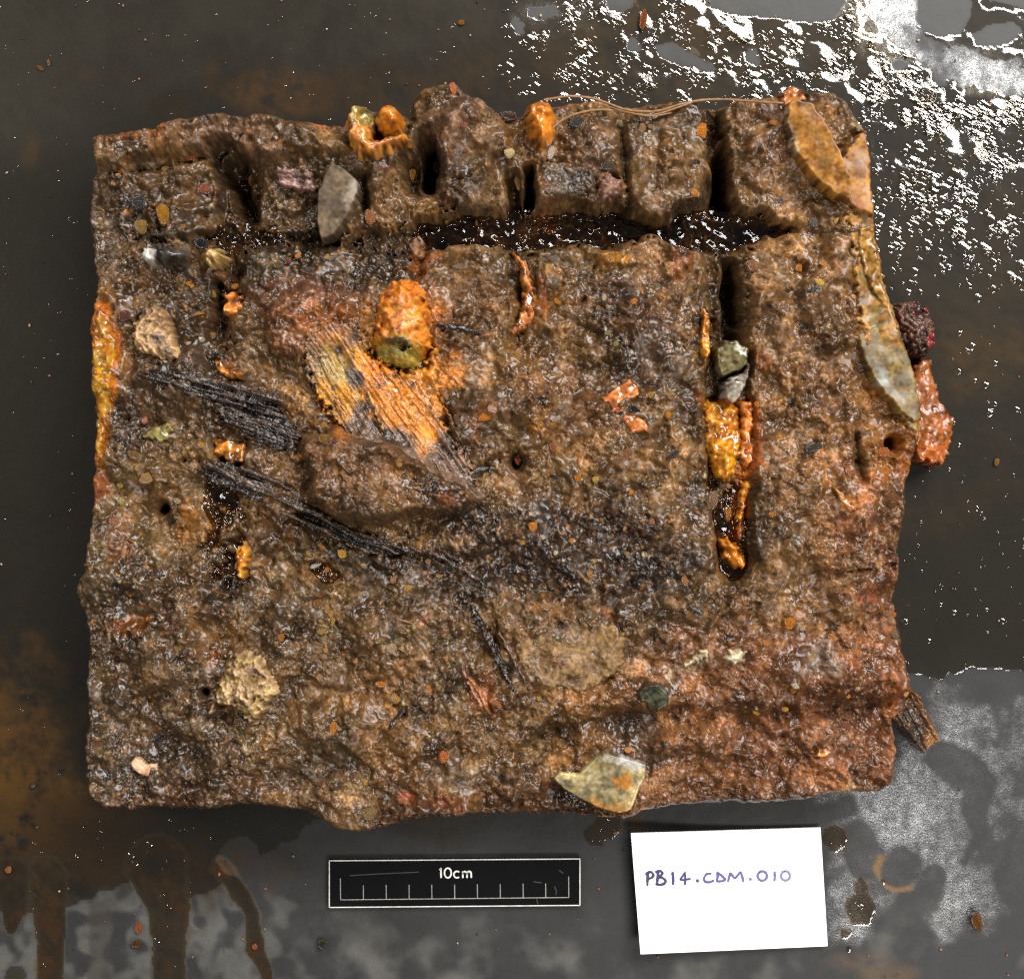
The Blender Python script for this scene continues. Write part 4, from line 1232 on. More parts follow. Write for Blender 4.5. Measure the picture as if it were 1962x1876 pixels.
patch("flint_flake", ('p', [(1057, 1494), (1072, 1480), (1108, 1484), (1122, 1470), (1142, 1448), (1166, 1442), (1200, 1452), (1242, 1464), (1240, 1490), (1226, 1524), (1214, 1558), (1190, 1568), (1150, 1556), (1110, 1536), (1078, 1516)]),
      [col(146, 132, 98), col(166, 150, 110), col(122, 112, 86), col(170, 148, 84)], M_FLINT, 4.5, 5, 0.14, 58, tilt=(0.005, -0.03), rel=0.10, follow=0.0, ragged=0.5,
      spots=[(1190, 1500, 22, 14, 10, col(190, 120, 44), 0.85, 6), (1218, 1524, 8, 46, 20, col(228, 200, 140), 0.8, 5), (1076, 1490, 20, 10, -20, col(216, 190, 130), 0.8, 6), (1170, 1554, 60, 14, 12, col(196, 130, 40), 0.7, 9),
             (1152, 1527, 8, 7, 0, col(96, 92, 70), 0.8, 3), (1200, 1460, 40, 8, 12, col(196, 196, 196), 0.6, 5)],
      mud=0.5, mudw=4, label="pale yellow-grey flint shard on the bottom edge")
patch("flint_flake", ('p', [(985, 1218), (1040, 1186), (1120, 1178), (1180, 1188), (1216, 1236), (1192, 1292), (1120, 1332), (1040, 1322), (990, 1272)]), [col(124, 94, 54), col(144, 110, 66), col(100, 66, 36), col(116, 78, 44)],
      M_BODY, 0.7, 16, 0.4, 48, rel=0.3, follow=1.0, ragged=5, mudw=24, mud=0.8, label="smooth brown flint bedded almost flush below the centre")
patch("flint_flake", ('p', [(262, 838), (285, 818), (318, 808), (336, 822), (322, 848), (300, 846)]), [col(116, 108, 56), col(140, 128, 70), col(96, 88, 60)], M_FLINT, 2.2, 5, 0.16, 59, tilt=(0, 0.02), rel=0.3, follow=0.4)
patch("flint_flake", ('p', [(778, 464), (790, 452), (802, 440), (811, 456), (813, 490), (800, 494), (788, 484)]), [col(148, 110, 84), col(160, 122, 92), col(130, 94, 70)], M_FLINT, 7, 4, 0.14, 60, rel=0.15, follow=0.0, ragged=0.4,
      label="small pinkish flint chip at the trench edge")
patch("limestone_lump", ('p', [(258, 620), (270, 592), (296, 584), (316, 592), (330, 615), (345, 655), (353, 690), (330, 702), (312, 690), (288, 684), (262, 672), (254, 645)]),
      [col(182, 138, 88), col(206, 166, 114), col(146, 106, 70)], M_LIME, 4.5, 12, 0.45, 61, rel=1.1, follow=0.3, bulge=4, spots=[(312, 656, 12, 10, 0, col(92, 76, 66), 0.8, 5), (330, 680, 7, 16, -20, col(80, 58, 44), 0.7, 4)],
      mud=0.5, mudw=4, label="tan limestone lump in the upper left")
patch("limestone_lump", ('p', [(446, 1242), (462, 1236), (480, 1250), (506, 1258), (526, 1286), (538, 1316), (530, 1345), (508, 1368), (492, 1390), (478, 1388), (462, 1362), (440, 1352), (412, 1348), (410, 1330), (424, 1302), (432, 1270)]),
      [col(186, 146, 98), col(212, 178, 126), col(136, 100, 62), col(196, 160, 84)], M_LIME, 5.0, 11, 0.42, 62, rel=1.4, follow=0.3, bulge=5,
      spots=[(455, 1246, 14, 10, 0, col(110, 74, 50), 0.7, 5), (490, 1305, 18, 14, 30, col(140, 104, 60), 0.7, 6), (450, 1352, 30, 5, -15, col(84, 66, 44), 0.8, 4)], mud=0.5, mudw=4, label="large cream limestone lump in the lower left")
patch("limestone_lump", ('p', [(400, 1352), (412, 1344), (420, 1360), (412, 1372), (400, 1368)]), [col(160, 122, 82), col(180, 140, 96)], M_LIME, 3, 6, 0.4, 63, rel=0.8, bulge=2)
patch("shell_flake", ('p', [(244, 1463), (254, 1452), (268, 1458), (278, 1466), (298, 1466), (299, 1478), (294, 1493), (276, 1492), (262, 1486), (250, 1478)]), [col(222, 172, 130), col(234, 190, 150), col(200, 150, 110)], M_LIME, 2.6, 3, 0.4, 64,
      rel=0.2, follow=0.0, ragged=0.4, mud=0.0, label="flat pale pink flake near the lower left corner")
patch("limestone_lump", ('p', [(1384, 1262), (1396, 1246), (1420, 1240), (1436, 1250), (1426, 1270), (1404, 1276)]), [col(206, 186, 146), col(222, 206, 170), col(170, 150, 110)], M_LIME, 3.2, 8, 0.3, 65, mud=0.35, rel=0.6, bulge=2)
patch("limestone_lump", ('l', [(1318, 1280), (1350, 1256)], [9, 13]), [col(178, 156, 116), col(200, 178, 136), col(150, 120, 84)], M_LIME, 1.6, 8, 0.35, 66, rel=0.8)
patch("slate_pebble", ('p', [(1220, 1326), (1234, 1308), (1262, 1306), (1284, 1326), (1284, 1350), (1262, 1368), (1240, 1362), (1236, 1350), (1222, 1344)]), [col(48, 50, 38), col(70, 70, 52), col(30, 32, 26)], M_FLINT, 3.0, 7, 0.2, 67, mud=0.25, rel=0.2,
      follow=0.0, ragged=0.6, label="round dark green-black pebble in the lower right")
patch("flint_pebble", ('p', [(1036, 522), (1040, 500), (1062, 498), (1082, 512), (1084, 540), (1066, 560), (1046, 552)]), [col(150, 108, 62), col(168, 126, 78), col(120, 86, 52)], M_FLINT, 2.0, 9, 0.3, 68, rel=0.5, bulge=1.5,
      spots=[(1062, 540, 14, 11, 0, col(70, 66, 62), 0.8, 6)])
patch("flint_pebble", ('p', [(304, 480), (330, 472), (362, 480), (378, 496), (352, 516), (322, 516), (300, 505)]), [col(58, 54, 50), col(78, 74, 68), col(36, 34, 32)], M_FLINT, 7, 12, 0.13, 69, rel=0.5, follow=0.1, bulge=5,
      label="dark grey flint pebble between the white and the cream ones")
patch("flint_pebble", ('p', [(274, 492), (280, 476), (300, 474), (310, 490), (312, 514), (296, 518), (280, 508)]), [col(196, 186, 172), col(226, 220, 208), col(160, 140, 120)], M_FLINT, 7, 10, 0.16, 70, rel=0.4, follow=0.1, bulge=4,
      mud=0.5, mudw=4, label="white quartz pebble in the trench")
patch("limestone_lump", ('p', [(386, 494), (402, 476), (424, 478), (438, 494), (428, 514), (404, 518), (390, 508)]), [col(204, 160, 92), col(222, 186, 124), col(160, 118, 64)], M_LIME, 8, 11, 0.25, 71, rel=0.7, follow=0.1, bulge=4,
      mud=0.5, mudw=4, label="cream limestone pebble in the trench")
patch("brick_crumb", ('p', [(1040, 310), (1100, 312), (1140, 330), (1142, 372), (1100, 386), (1040, 384), (1030, 350)]), [col(80, 66, 54), col(102, 84, 66), col(60, 48, 40)], M_BODY, 2.4, 10, 0.3, 72, rel=0.7, follow=0.5, ragged=2)
patch("brick_crumb", ('p', [(1140, 345), (1170, 330), (1196, 350), (1196, 386), (1170, 398), (1142, 388)]), [col(120, 82, 68), col(136, 98, 80), col(92, 64, 52)], M_BODY, 3.2, 12, 0.3, 73, rel=0.7, follow=0.4, ragged=2, bulge=2)

# ---- lumps that stick out at the right side
patch("slag_lump", ('p', [(1700, 590), (1722, 576), (1752, 570), (1782, 584), (1796, 612), (1798, 650), (1790, 676), (1772, 690), (1745, 690), (1716, 660)]), [col(70, 46, 34), col(98, 66, 48), col(36, 26, 20), col(84, 44, 34)], M_BODY, 20, 12, 0.2, 74,
      rel=0.9, ragged=3, follow=0, zbase=0.0, sink=1, bulge=5, spots=[(1772, 592, 20, 9, 10, col(176, 40, 44), 0.8, 5), (1782, 655, 12, 14, 0, col(166, 46, 50), 0.7, 5)], label="dark red-black slag lump sticking out at the right side")
patch("brick_fragment", ('p', [(1742, 700), (1764, 684), (1784, 690), (1796, 730), (1806, 768), (1830, 798), (1836, 826), (1826, 852), (1826, 872), (1806, 896), (1780, 888), (1750, 880), (1748, 800)]),
      [col(150, 80, 22), col(162, 92, 30), col(112, 60, 20), col(172, 86, 18)], M_RUST, 16, 7, 0.3, 75, rel=0.3, ragged=3, follow=0, zbase=0.0, sink=1, bulge=2, tilt=(-0.03, 0.0),
      spots=[(1795, 870, 34, 22, 10, col(206, 104, 30), 0.8, 7), (1812, 790, 4, 6, 0, col(50, 30, 24), .9, 2), (1775, 760, 20, 40, 0, col(150, 86, 50), 0.5, 12)], label="orange-brown brick fragment sticking out at the right side")
patch("wood_peg", ('p', [(1700, 1372), (1720, 1340), (1744, 1316), (1764, 1330), (1784, 1368), (1806, 1404), (1808, 1424), (1796, 1438), (1776, 1456), (1764, 1438), (1740, 1408), (1718, 1392)]),
      [col(104, 70, 38), col(134, 86, 42), col(56, 42, 28)], M_WOOD, 22, 6, 0.24, 76, rel=0.7, follow=0, zbase=0.0, sink=1, grain=58, tilt=(-0.05, -0.06), ragged=0.8,
      spots=[(1752, 1392, 20, 62, -34, col(66, 52, 38), 0.85, 6), (1792, 1420, 16, 24, -20, col(150, 96, 34), 0.7, 7)], label="brown wooden peg end sticking out at the lower right")

# ---- pebbles bedded in the surface (icosphere shapes, squashed and turned)
import bmesh


def pebble_meshes():
    out = []
    for s in range(8):
        bm = bmesh.new()
        bmesh.ops.create_icosphere(bm, subdivisions=2, radius=1.0)
        r = np.random.default_rng(300 + s)
        dirs = r.standard_normal((7, 3))
        dirs /= np.linalg.norm(dirs, axis=1)[:, None]
        cut = r.uniform(0.5, 0.85, 7)
        ph = r.uniform(0, 6, (4, 3))
        for v in bm.verts:
            p = np.array(v.co)
            for d_, c_ in zip(dirs, cut):
                t_ = p @ d_
                if t_ > c_:
                    p = p - d_ * (t_ - c_) * 0.85
            p = p * (1 + 0.05 * sum(math.sin(3.1 * p[i % 3] + ph[i, i % 3]) for i in range(4)))
            v.co = p
        me = bpy.data.meshes.new("pebble_shape")
        for f in bm.faces:
            f.smooth = True
        bm.to_mesh(me)
        bm.free()
        me.materials.append(M_STONE)
        out.append(me)
    return out


PM = pebble_meshes()
pr_ = np.random.default_rng(909)


def pebble(name, u, v, rx, ry, rot, c, up=0.35, thick=0.95, parent=None, label=None, z=None):
    o = bpy.data.objects.new(name, PM[int(pr_.integers(0, 8))])
    link(o, block if parent is None else parent)
    rm = min(rx, ry) * thick
    zz = zmean(u, v, min(rx, ry)) / 1000 if z is None else z
    k = KT / PPM
    o.location = ((u - CU) * k, -(v - CV) * k, zz + rm * k * (2 * up - 1) * 0.8)
    o.scale = (rx * k, ry * k, rm * k)
    o.rotation_euler = (pr_.uniform(-.35, .35), pr_.uniform(-.35, .35), -math.radians(rot))
    o.color = (*c, 1)
    if label:
        o["label"] = label
    return o


PO, PYE, PW, PK, PT, PR, PGY = col(216, 130, 34), col(206, 150, 54), col(228, 212, 176), col(40, 38, 38), col(176, 128, 76), col(150, 84, 60), col(120, 112, 98)
for (u, v, rx, ry, rot, c, up) in [
    (313, 411, 17, 25, -8, col(176, 122, 36), .7), (266, 432, 17, 16, 0, col(178, 140, 70), .65), (385, 468, 19, 17, 20, PK, .6), (387, 360, 17, 12, 10, PR, .6), (262, 388, 19, 18, 20, col(66, 60, 58), .6),
    (1345, 253, 14, 19, 0, PO, .75), (1055, 293, 9, 18, 8, col(236, 214, 196), .7), (976, 297, 14, 12, 0, col(226, 198, 140), .7), (917, 425, 7, 7, 0, PW, .7), (995, 345, 11, 20, 0, col(214, 168, 96), .7),
    (1230, 246, 9, 10, 0, PT, .5), (706, 414, 12, 20, 10, col(166, 106, 62), .6), (1560, 426, 11, 10, 0, PGY, .6), (1533, 513, 9, 10, 0, PO, .6), (1567, 545, 12, 9, 30, col(240, 190, 72), .6),
    (1513, 1195, 17, 15, 0, PO, .6), (850, 1450, 12, 14, 0, col(238, 124, 28), .65), (655, 1061, 12, 11, 0, PYE, .6), (1690, 866, 16, 15, 0, col(204, 112, 50), .6), (992, 880, 10, 15, 5, col(190, 92, 62), .6),
    (1175, 498, 24, 14, -6, col(190, 124, 30), .5), (1070, 578, 10, 8, 20, PO, .6), (1213, 579, 8, 8, 0, PO, .6), (1157, 572, 5, 8, 15, PW, .6), (1270, 568, 5, 5, 0, PO, .6), (1245, 246, 6, 6, 0, PT, .5),
    (1620, 905, 8, 14, -20, col(206, 118, 60), .5), (1553, 858, 21, 12, -8, col(80, 70, 56), .55), (1475, 986, 7, 7, 0, PO, .6), (1450, 775, 7, 7, 0, PO, .6), (1280, 795, 8, 8, 0, PO, .5), (1245, 757, 9, 6, 0, PYE, .5),
    (1190, 790, 7, 6, 20, PK, .5), (1215, 786, 17, 9, 35, col(48, 42, 38), .65), (1020, 1008, 11, 14, 0, PO, .6), (1108, 917, 9, 10, 0, PO, .6), (1142, 919, 10, 8, 0, col(196, 164, 70), .6), (1060, 856, 8, 13, -10, col(150, 90, 56), .5),
    (1165, 640, 8, 6, 0, col(160, 150, 70), .5), (1180, 660, 7, 7, 0, col(140, 140, 60), .5), (1130, 1100, 8, 10, 0, col(180, 126, 50), .5), (945, 785, 12, 12, 0, col(226, 176, 150), .4), (930, 800, 16, 10, -30, PO, .45),
    (226, 962, 9, 9, 0, col(206, 190, 110), .6), (226, 930, 8, 8, 0, col(170, 150, 70), .5), (282, 916, 19, 11, -30, col(196, 150, 96), .5), (336, 960, 10, 8, 0, col(170, 150, 110), .5), (215, 1000, 14, 10, 20, col(196, 130, 96), .4),
    (272, 805, 8, 8, 0, col(220, 140, 110), .6), (236, 605, 14, 16, 0, col(110, 64, 48), .55), (445, 545, 10, 8, 0, PO, .5), (357, 541, 8, 6, 0, PO, .5), (365, 547, 6, 6, 0, PYE, .5), (570, 490, 8, 8, 0, PO, .6), (628, 493, 6, 6, 0, PYE, .6),
    (550, 500, 12, 10, 0, PR, .4), (595, 520, 10, 9, 0, col(110, 96, 80), .4), (636, 1192, 6, 12, 8, PYE, .6), (608, 1158, 12, 12, 0, col(166, 110, 56), .5), (625, 1170, 8, 9, 0, PYE, .5), (632, 1178, 7, 10, 0, col(190, 140, 60), .5),
    (615, 1210, 11, 8, 10, col(186, 146, 60), .6), (782, 1127, 9, 8, 0, PYE, .6), (755, 1112, 8, 11, 0, col(170, 120, 80), .5), (540, 1220, 9, 9, 0, col(200, 120, 50), .5), (622, 1247, 6, 7, 0, PYE, .6), (730, 1312, 14, 8, 5, PO, .55),
    (757, 1340, 14, 11, 10, col(196, 146, 78), .5), (610, 1300, 7, 9, 0, PT, .5), (750, 1240, 13, 12, 0, col(214, 184, 140), .45), (640, 1395, 8, 16, 10, PO, .45), (955, 1350, 11, 6, 60, col(180, 110, 60), .4),
    (600, 1085, 16, 7, -30, col(214, 206, 186), .6), (1540, 1205, 8, 7, 0, col(230, 190, 140), .55), (1592, 1220, 8, 8, 0, PO, .55), (1470, 1235, 8, 6, 0, PO, .6), (1622, 1332, 7, 6, 0, PO, .5), (1520, 1322, 7, 8, 0, PO, .4),
    (1620, 1392, 14, 9, 10, col(140, 84, 60), .45), (1510, 1362, 9, 8, 0, PYE, .4), (1455, 1370, 9, 7, 0, PYE, .4), (1205, 1443, 8, 7, 0, col(226, 150, 80), .6), (1045, 1160, 14, 9, 0, col(180, 138, 90), .45),
    (1030, 1230, 14, 10, 30, col(160, 130, 80), .4), (700, 1500, 8, 7, 0, PYE, .4), (705, 1560, 22, 16, 0, col(146, 118, 70), .3), (470, 1372, 17, 13, 20, PK, .6), (300, 1418, 16, 8, -30, PK, .5), (770, 890, 8, 7, 0, PYE, .4),
    (630, 845, 14, 12, 0, col(140, 100, 36), .5), (620, 815, 10, 8, 0, PYE, .4), (440, 880, 8, 6, 0, PO, .5), (1400, 985, 10, 16, 0, col(200, 120, 30), .6), (1425, 1015, 10, 10, 0, col(150, 90, 60), .5), (1370, 960, 12, 24, 10, col(150, 112, 84), .4),
    (990, 512, 7, 7, 0, col(150, 76, 50), .5), (890, 250, 9, 8, 0, PR, .4), (870, 180, 8, 16, -10, col(206, 116, 60), .5), (975, 222, 22, 14, 10, col(92, 62, 48), .6), (835, 300, 14, 18, 0, col(100, 84, 70), .6), (785, 320, 10, 14, 0, col(190, 120, 20), .6),
    (1108, 236, 20, 14, -10, col(80, 76, 70), .4), (1165, 322, 16, 12, 0, col(90, 80, 66), .5), (1190, 235, 6, 8, 0, col(190, 170, 130), .6), (1330, 370, 10, 12, 0, PO, .5), (1385, 380, 12, 12, 0, col(160, 96, 50), .4),
    (1642, 250, 8, 8, 0, col(190, 170, 120), .5), (1600, 425, 6, 9, 30, col(220, 170, 80), .5), (1445, 505, 16, 18, 0, col(150, 96, 60), .4), (1480, 240, 10, 6, 0, PO, .5), (1500, 300, 8, 14, 10, col(150, 96, 60), .4), (1720, 1218, 9, 10, 0, col(140, 120, 84), .4),
    (1738, 1330, 8, 8, 0, col(226, 160, 84), .5), (1720, 1180, 6, 6, 0, PO, .5), (1640, 1250, 14, 10, 20, col(200, 130, 70), .4), (1560, 1000, 7, 7, 0, PYE, .4), (660, 645, 10, 7, 0, col(150, 120, 70), .4), (468, 330, 8, 12, 0, col(150, 100, 40), .4),
    (316, 322, 12, 6, 0, col(180, 140, 80), .5), (365, 300, 14, 6, -25, col(170, 90, 54), .5), (400, 640, 10, 7, 0, PT, .4), (378, 600, 16, 5, -10, PYE, .4), (690, 1030, 9, 6, 0, PYE, .4), (1000, 1040, 8, 6, 0, PYE, .4), (1040, 1030, 6, 6, 0, PW, .5),
    (1065, 1060, 6, 6, 0, PW, .5), (1250, 1000, 7, 9, 0, col(170, 110, 60), .4), (1310, 1110, 10, 12, 0, col(176, 120, 70), .4), (1200, 870, 8, 16, 40, col(160, 100, 56), .45), (1240, 850, 14, 10, 0, col(150, 104, 70), .4), (1290, 870, 16, 8, -30, col(70, 66, 64), .45)]:
    pebble("pebble", u, v, rx, ry, rot, np.asarray(c) * pr_.uniform(0.75, 1.15), up + 0.05)
# lesser pebbles, spread as the photograph spreads them
for i in range(80):
    u, v = pr_.uniform(190, 1700), pr_.uniform(260, 1530)
    if zmean(u, v, 6) < 38:
        continue
    r = float(np.clip(4.2 * math.exp(0.35 * pr_.standard_normal()), 2.6, 9))
    c = [PO, PYE, PT, PR, PGY, PW, PK, col(150, 110, 74), col(206, 150, 96)][int(pr_.choice(9, p=[.16, .17, .2, .12, .08, .05, .06, .1, .06]))]
    pebble("pebble", u, v, r * pr_.uniform(.9, 1.5), r, pr_.uniform(0, 180), np.asarray(c) * pr_.uniform(.7, 1.1), 0.55)


# ---- root fibres
def tube(name, pts, rad, mat, parent, n=7, attrs_col=None, closed=True):
    P = [Vector(p) for p in pts]
    dense = []
    for i in range(len(P) - 1):
        p0, p1, p2, p3 = P[max(i - 1, 0)], P[i], P[i + 1], P[min(i + 2, len(P) - 1)]
        for s in range(8):
            t_ = s / 8
            dense.append(0.5 * ((2 * p1) + (-p0 + p2) * t_ + (2 * p0 - 5 * p1 + 4 * p2 - p3) * t_ ** 2 + (-p0 + 3 * p1 - 3 * p2 + p3) * t_ ** 3))
    dense.append(P[-1])
    vs_, fs = [], []
    m = len(dense)
    r_ = np.random.default_rng(len(pts) * 7 + 1)
    for i, p in enumerate(dense):
        t_ = (dense[min(i + 1, m - 1)] - dense[max(i - 1, 0)]).normalized()
        s = t_.cross(Vector((0, 0, 1))).normalized()
        w_ = s.cross(t_)
        rr_ = rad * (0.7 + 0.5 * r_.random()) * (0.35 if i in (0, m - 1) else 1)
        for k in range(n):
            a = 2 * math.pi * k / n
            vs_.append(p + s * math.cos(a) * rr_ + w_ * math.sin(a) * rr_)
    for i in range(m - 1):
        for k in range(n):
            a, b = i * n + k, i * n + (k + 1) % n
            fs.append((a, b, b + n, a + n))
    return mesh_np(name, np.array([tuple(v) for v in vs_]), np.array(fs), mat, parent)


M_ROOT = plain_mat("brown_root_fibre", tuple(col(150, 100, 40)), 0.5, 900, 0.6, 1.3)


def on_block(pts, lift=1.0):
    return [tuple(w_top(u, v, float(zmean(u, v, 5)) + lift + dz)) for (u, v, dz) in pts]


def at_z(pts):
    return [tuple(w_top(u, v, z)) for (u, v, z) in pts]


tube("root_fibre", at_z([(1040, 208, 57), (1066, 200, 54), (1092, 193, 51), (1130, 195, 50), (1160, 203, 49.5), (1190, 214, 49), (1220, 219, 49), (1260, 218, 49), (1300, 206, 49), (1340, 197, 48), (1385, 195, 48), (1420, 198, 48.5), (1460, 203, 50), (1496, 206, 51)]),
     0.00055, M_ROOT, block)
tube("root_fibre", at_z([(1046, 278, 54), (1056, 258, 52), (1072, 240, 50), (1100, 226, 50), (1140, 217, 49.5), (1180, 218, 49), (1215, 224, 49), (1250, 226, 49), (1290, 214, 49), (1325, 201, 48.5)]), 0.0005, M_ROOT, block)
tube("root_fibre", at_z([(1150, 206, 50), (1200, 222, 50), (1245, 229, 50), (1285, 222, 49)]), 0.0003, M_ROOT, block)
tube("root_fibre", on_block([(760, 1185, 0), (785, 1192, 0.4), (805, 1202, 0)], 0.6), 0.0004, M_ROOT, block)
hr = np.random.default_rng(44)
for i in range(26):
    u, v = hr.uniform(220, 1680), hr.uniform(270, 1500)
    if zmean(u, v, 8) < 40:
        continue
    a, L = hr.uniform(0, 6.28), hr.uniform(12, 34)
    pts = [(u + L * s * math.cos(a + 0.5 * s * hr.uniform(-1, 1)), v + L * s * math.sin(a), hr.uniform(0, .5)) for s in (0, .33, .66, 1)]
    tube("root_fibre", on_block(pts, 0.6), 0.00018, M_ROOT, block, 5)

# ---- water standing in the slots
def pool(shape, z, seed):
    k = shape[0]
    pts = np.asarray(shape[1], float)
    e = max(shape[2])
    u = np.arange(pts[:, 0].min() - e, pts[:, 0].max() + e, 2.6)
    v = np.arange(pts[:, 1].min() - e, pts[:, 1].max() + e, 2.6)
    U, V = np.meshgrid(u, v)
    d = sdf_line(shape[1], shape[2], U, V)
    bed = zb(U, V)
    n_ = fnoise(U.shape, 2.2, seed)
    n2_ = fnoise(U.shape, 5, seed + 1)
    # a skin of water that drapes over wet lumps
    Zp = np.maximum(z + 0.04 * n_ + 0.25 * n2_, np.minimum(bed + 0.25, z + 2.5))
    fc_, us_ = grid_faces((d > 0) & (bed < z + 3))
    if len(fc_):
        mesh_np("trapped_water", w_top(U, V, Zp)[us_], fc_, M_POOL, block)


pool(('l', [(820, 438), (950, 432), (1100, 428), (1250, 432), (1400, 432), (1520, 432)], [36, 44, 42, 42, 40, 30]), 31.0, 400)
pool(('l', [(380, 450), (440, 452), (510, 450)], [20, 34, 26]), 37.2, 402)
pool(('l', [(432, 940), (432, 1000), (430, 1112)], [48, 54, 52]), 38.0, 404)
pool(('l', [(440, 840), (440, 900)], [40, 36]), 38.5, 408)
pool(('l', [(1396, 860), (1402, 1000), (1408, 1090)], [46, 42, 42]), 36.5, 410)
pool(('l', [(590, 1090), (634, 1100)], [26, 26]), 38.0, 412)

# =================================================================== SCALE BAR
def zoom_bar(x, y):
    return ((700 + x * 0.38226) / 1.2385, (1950 + y * 0.38226) / 1.2385)


def zoom_card(x, y):
    return ((1450 + x * 0.30581) / 1.2385, (1930 + y * 0.30581) / 1.2385)


def slab_mesh(name, quad, z0, z1, mat, parent=None, bev=0.0003):
    """plate with four corners given in the picture at its top height"""
    bm = bmesh.new()
    top = [bm.verts.new(w_at(u, v, z1)) for (u, v) in quad]
    bot = [bm.verts.new((t_.co.x, t_.co.y, z0)) for t_ in top]
    bm.faces.new(top[::-1])
    bm.faces.new(bot)
    for i in range(4):
        j = (i + 1) % 4
        bm.faces.new((top[i], top[j], bot[j], bot[i]))
    bmesh.ops.recalc_face_normals(bm, faces=bm.faces)
    bmesh.ops.bevel(bm, geom=list(bm.edges), offset=bev, segments=2, affect='EDGES', profile=0.5)
    me = bpy.data.meshes.new(name)
    bm.to_mesh(me)
    bm.free()
    me.materials.append(mat)
    return link(bpy.data.objects.new(name, me), parent)


def ribbon(name, strokes, width, z, mat, parent, zf=None, vary_w=0.0, seed=0):
    """ink or paint lines: flat ribbons with round ends, a hair above the surface; strokes in view units"""
    V, F = [], []
    r_ = np.random.default_rng(seed)
    for st in strokes:
        P = np.array(st, float)
        if len(P) > 2:
            d_ = []
            for i in range(len(P) - 1):
                p0, p1, p2, p3 = P[max(i - 1, 0)], P[i], P[i + 1], P[min(i + 2, len(P) - 1)]
                for s in np.arange(0, 1, 0.2):
                    d_.append(0.5 * (2 * p1 + (p2 - p0) * s + (2 * p0 - 5 * p1 + 4 * p2 - p3) * s * s + (3 * p1 - p0 - 3 * p2 + p3) * s ** 3))
            d_.append(P[-1])
            P = np.array(d_)
        T = np.gradient(P, axis=0) if len(P) > 1 else np.array([[1.0, 0]])
        T = T / (np.linalg.norm(T, axis=1)[:, None] + 1e-9)
        N = np.stack([-T[:, 1], T[:, 0]], 1)
        hw = width / 2 * (1 + vary_w * r_.uniform(-1, 1, len(P)))
        L, R = P + N * hw[:, None], P - N * hw[:, None]
        b = len(V)
        for q in range(len(P)):
            V += [L[q], R[q]]
        for q in range(len(P) - 1):
            F.append((b + 2 * q, b + 2 * q + 1, b + 2 * q + 3, b + 2 * q + 2))
        if vary_w:
            for (pt, tn, h_) in ((P[0], -T[0], hw[0]), (P[-1], T[-1], hw[-1])):
                nn = np.array([-tn[1], tn[0]])
                b = len(V)
                arc = [pt + h_ * (nn * math.cos(a) + tn * math.sin(a)) for a in np.linspace(0, math.pi, 7)]
                V += arc
                for q in range(1, 6):
                    F.append((b, b + q, b + q + 1, b + q + 1))
    bm = bmesh.new()
    vv = [bm.verts.new(w_at(p[0], p[1], z if zf is None else zf(p[0], p[1]))) for p in V]
    for f in F:
        f = list(dict.fromkeys(f))
        try:
            bm.faces.new([vv[i] for i in f])
        except ValueError:
            pass
    for f in bm.faces:
        f.normal_update()
        if f.normal.z < 0:
            f.normal_flip()
    me = bpy.data.meshes.new(name)
    bm.to_mesh(me)
    bm.free()
    me.materials.append(mat)
    return link(bpy.data.objects.new(name, me), parent)


bar = bpy.data.objects.new("scale_bar", None)
link(bar)
tag(bar, "black plastic photo scale bar with white ticks marked 10cm", "scale bar")
M_BLACK = plain_mat("black_plastic", (0.002, 0.002, 0.0025), 0.16, 60, 0.7, 1.3, spec=0.3)
M_LINE = plain_mat("white_print", (0.55, 0.54, 0.48), 0.6, 500, 0.65, 1.2)
M_TICK = plain_mat("worn_white_print", (0.24, 0.235, 0.21), 0.6, 700, 0.5, 1.4)
ZBAR = 0.0026
slab_mesh("plate", [zoom_bar(208, 236), zoom_bar(1773, 224), zoom_bar(1774, 521), zoom_bar(208, 535)], 0.0004, ZBAR, M_BLACK, bar)
zl = ZBAR + 0.00012
zb_ = lambda pts: [zoom_bar(*p) for p in pts]
lw = 5 * 0.38226 / 1.2385
for a, b in (((213, 241), (1769, 229)), ((1769, 229), (1769, 517)), ((1769, 517), (213, 530)), ((213, 530), (213, 241))):
    ribbon("border_line", [zb_([a, b])], lw, zl, M_LINE, bar)
ribbon("base_line", [zb_([(283, 483), (1700, 468)])], lw * 0.7, zl + 0.00004, M_TICK, bar)
xs = [283, 425, 567, 709, 850, 992, 1133, 1275, 1417, 1557, 1700]
for i, x in enumerate(xs):
    yb = 483 - 15 * (x - 283) / 1417
    yt = {0: 350, 10: 338}.get(i, yb - 88)
    ribbon("tick", [zb_([(x, yb), (x - 1, yt)])], lw * 0.7, zl, M_TICK, bar)
arc = lambda cx, cy, rx, ry, a0, a1, n_=14: [(cx + rx * math.cos(math.radians(a)), cy + ry * math.sin(math.radians(a))) for a in np.linspace(a0, a1, n_)]
tw = 8.5 * 0.38226 / 1.2385
ribbon("digit", [zb_([(897, 296), (906, 291)]), zb_([(906, 285), (907, 347)])], tw, zl, M_LINE, bar)
ribbon("digit", [zb_(arc(949, 316, 21, 30, 0, 360, 20))], tw, zl, M_LINE, bar)
ribbon("letter", [zb_(arc(1006, 326, 20, 20, -50, -310, 14))], tw, zl, M_LINE, bar)
ribbon("letter", [zb_([(1042, 306), (1042, 347)]), zb_([(1042, 325), (1046, 311), (1056, 307), (1066, 313), (1068, 325), (1068, 347)]), zb_([(1068, 325), (1072, 311), (1081, 306), (1091, 312), (1094, 325), (1094, 346)])], tw, zl, M_LINE, bar)
M_SCR = plain_mat("scratch", (0.02, 0.02, 0.02), 0.5)
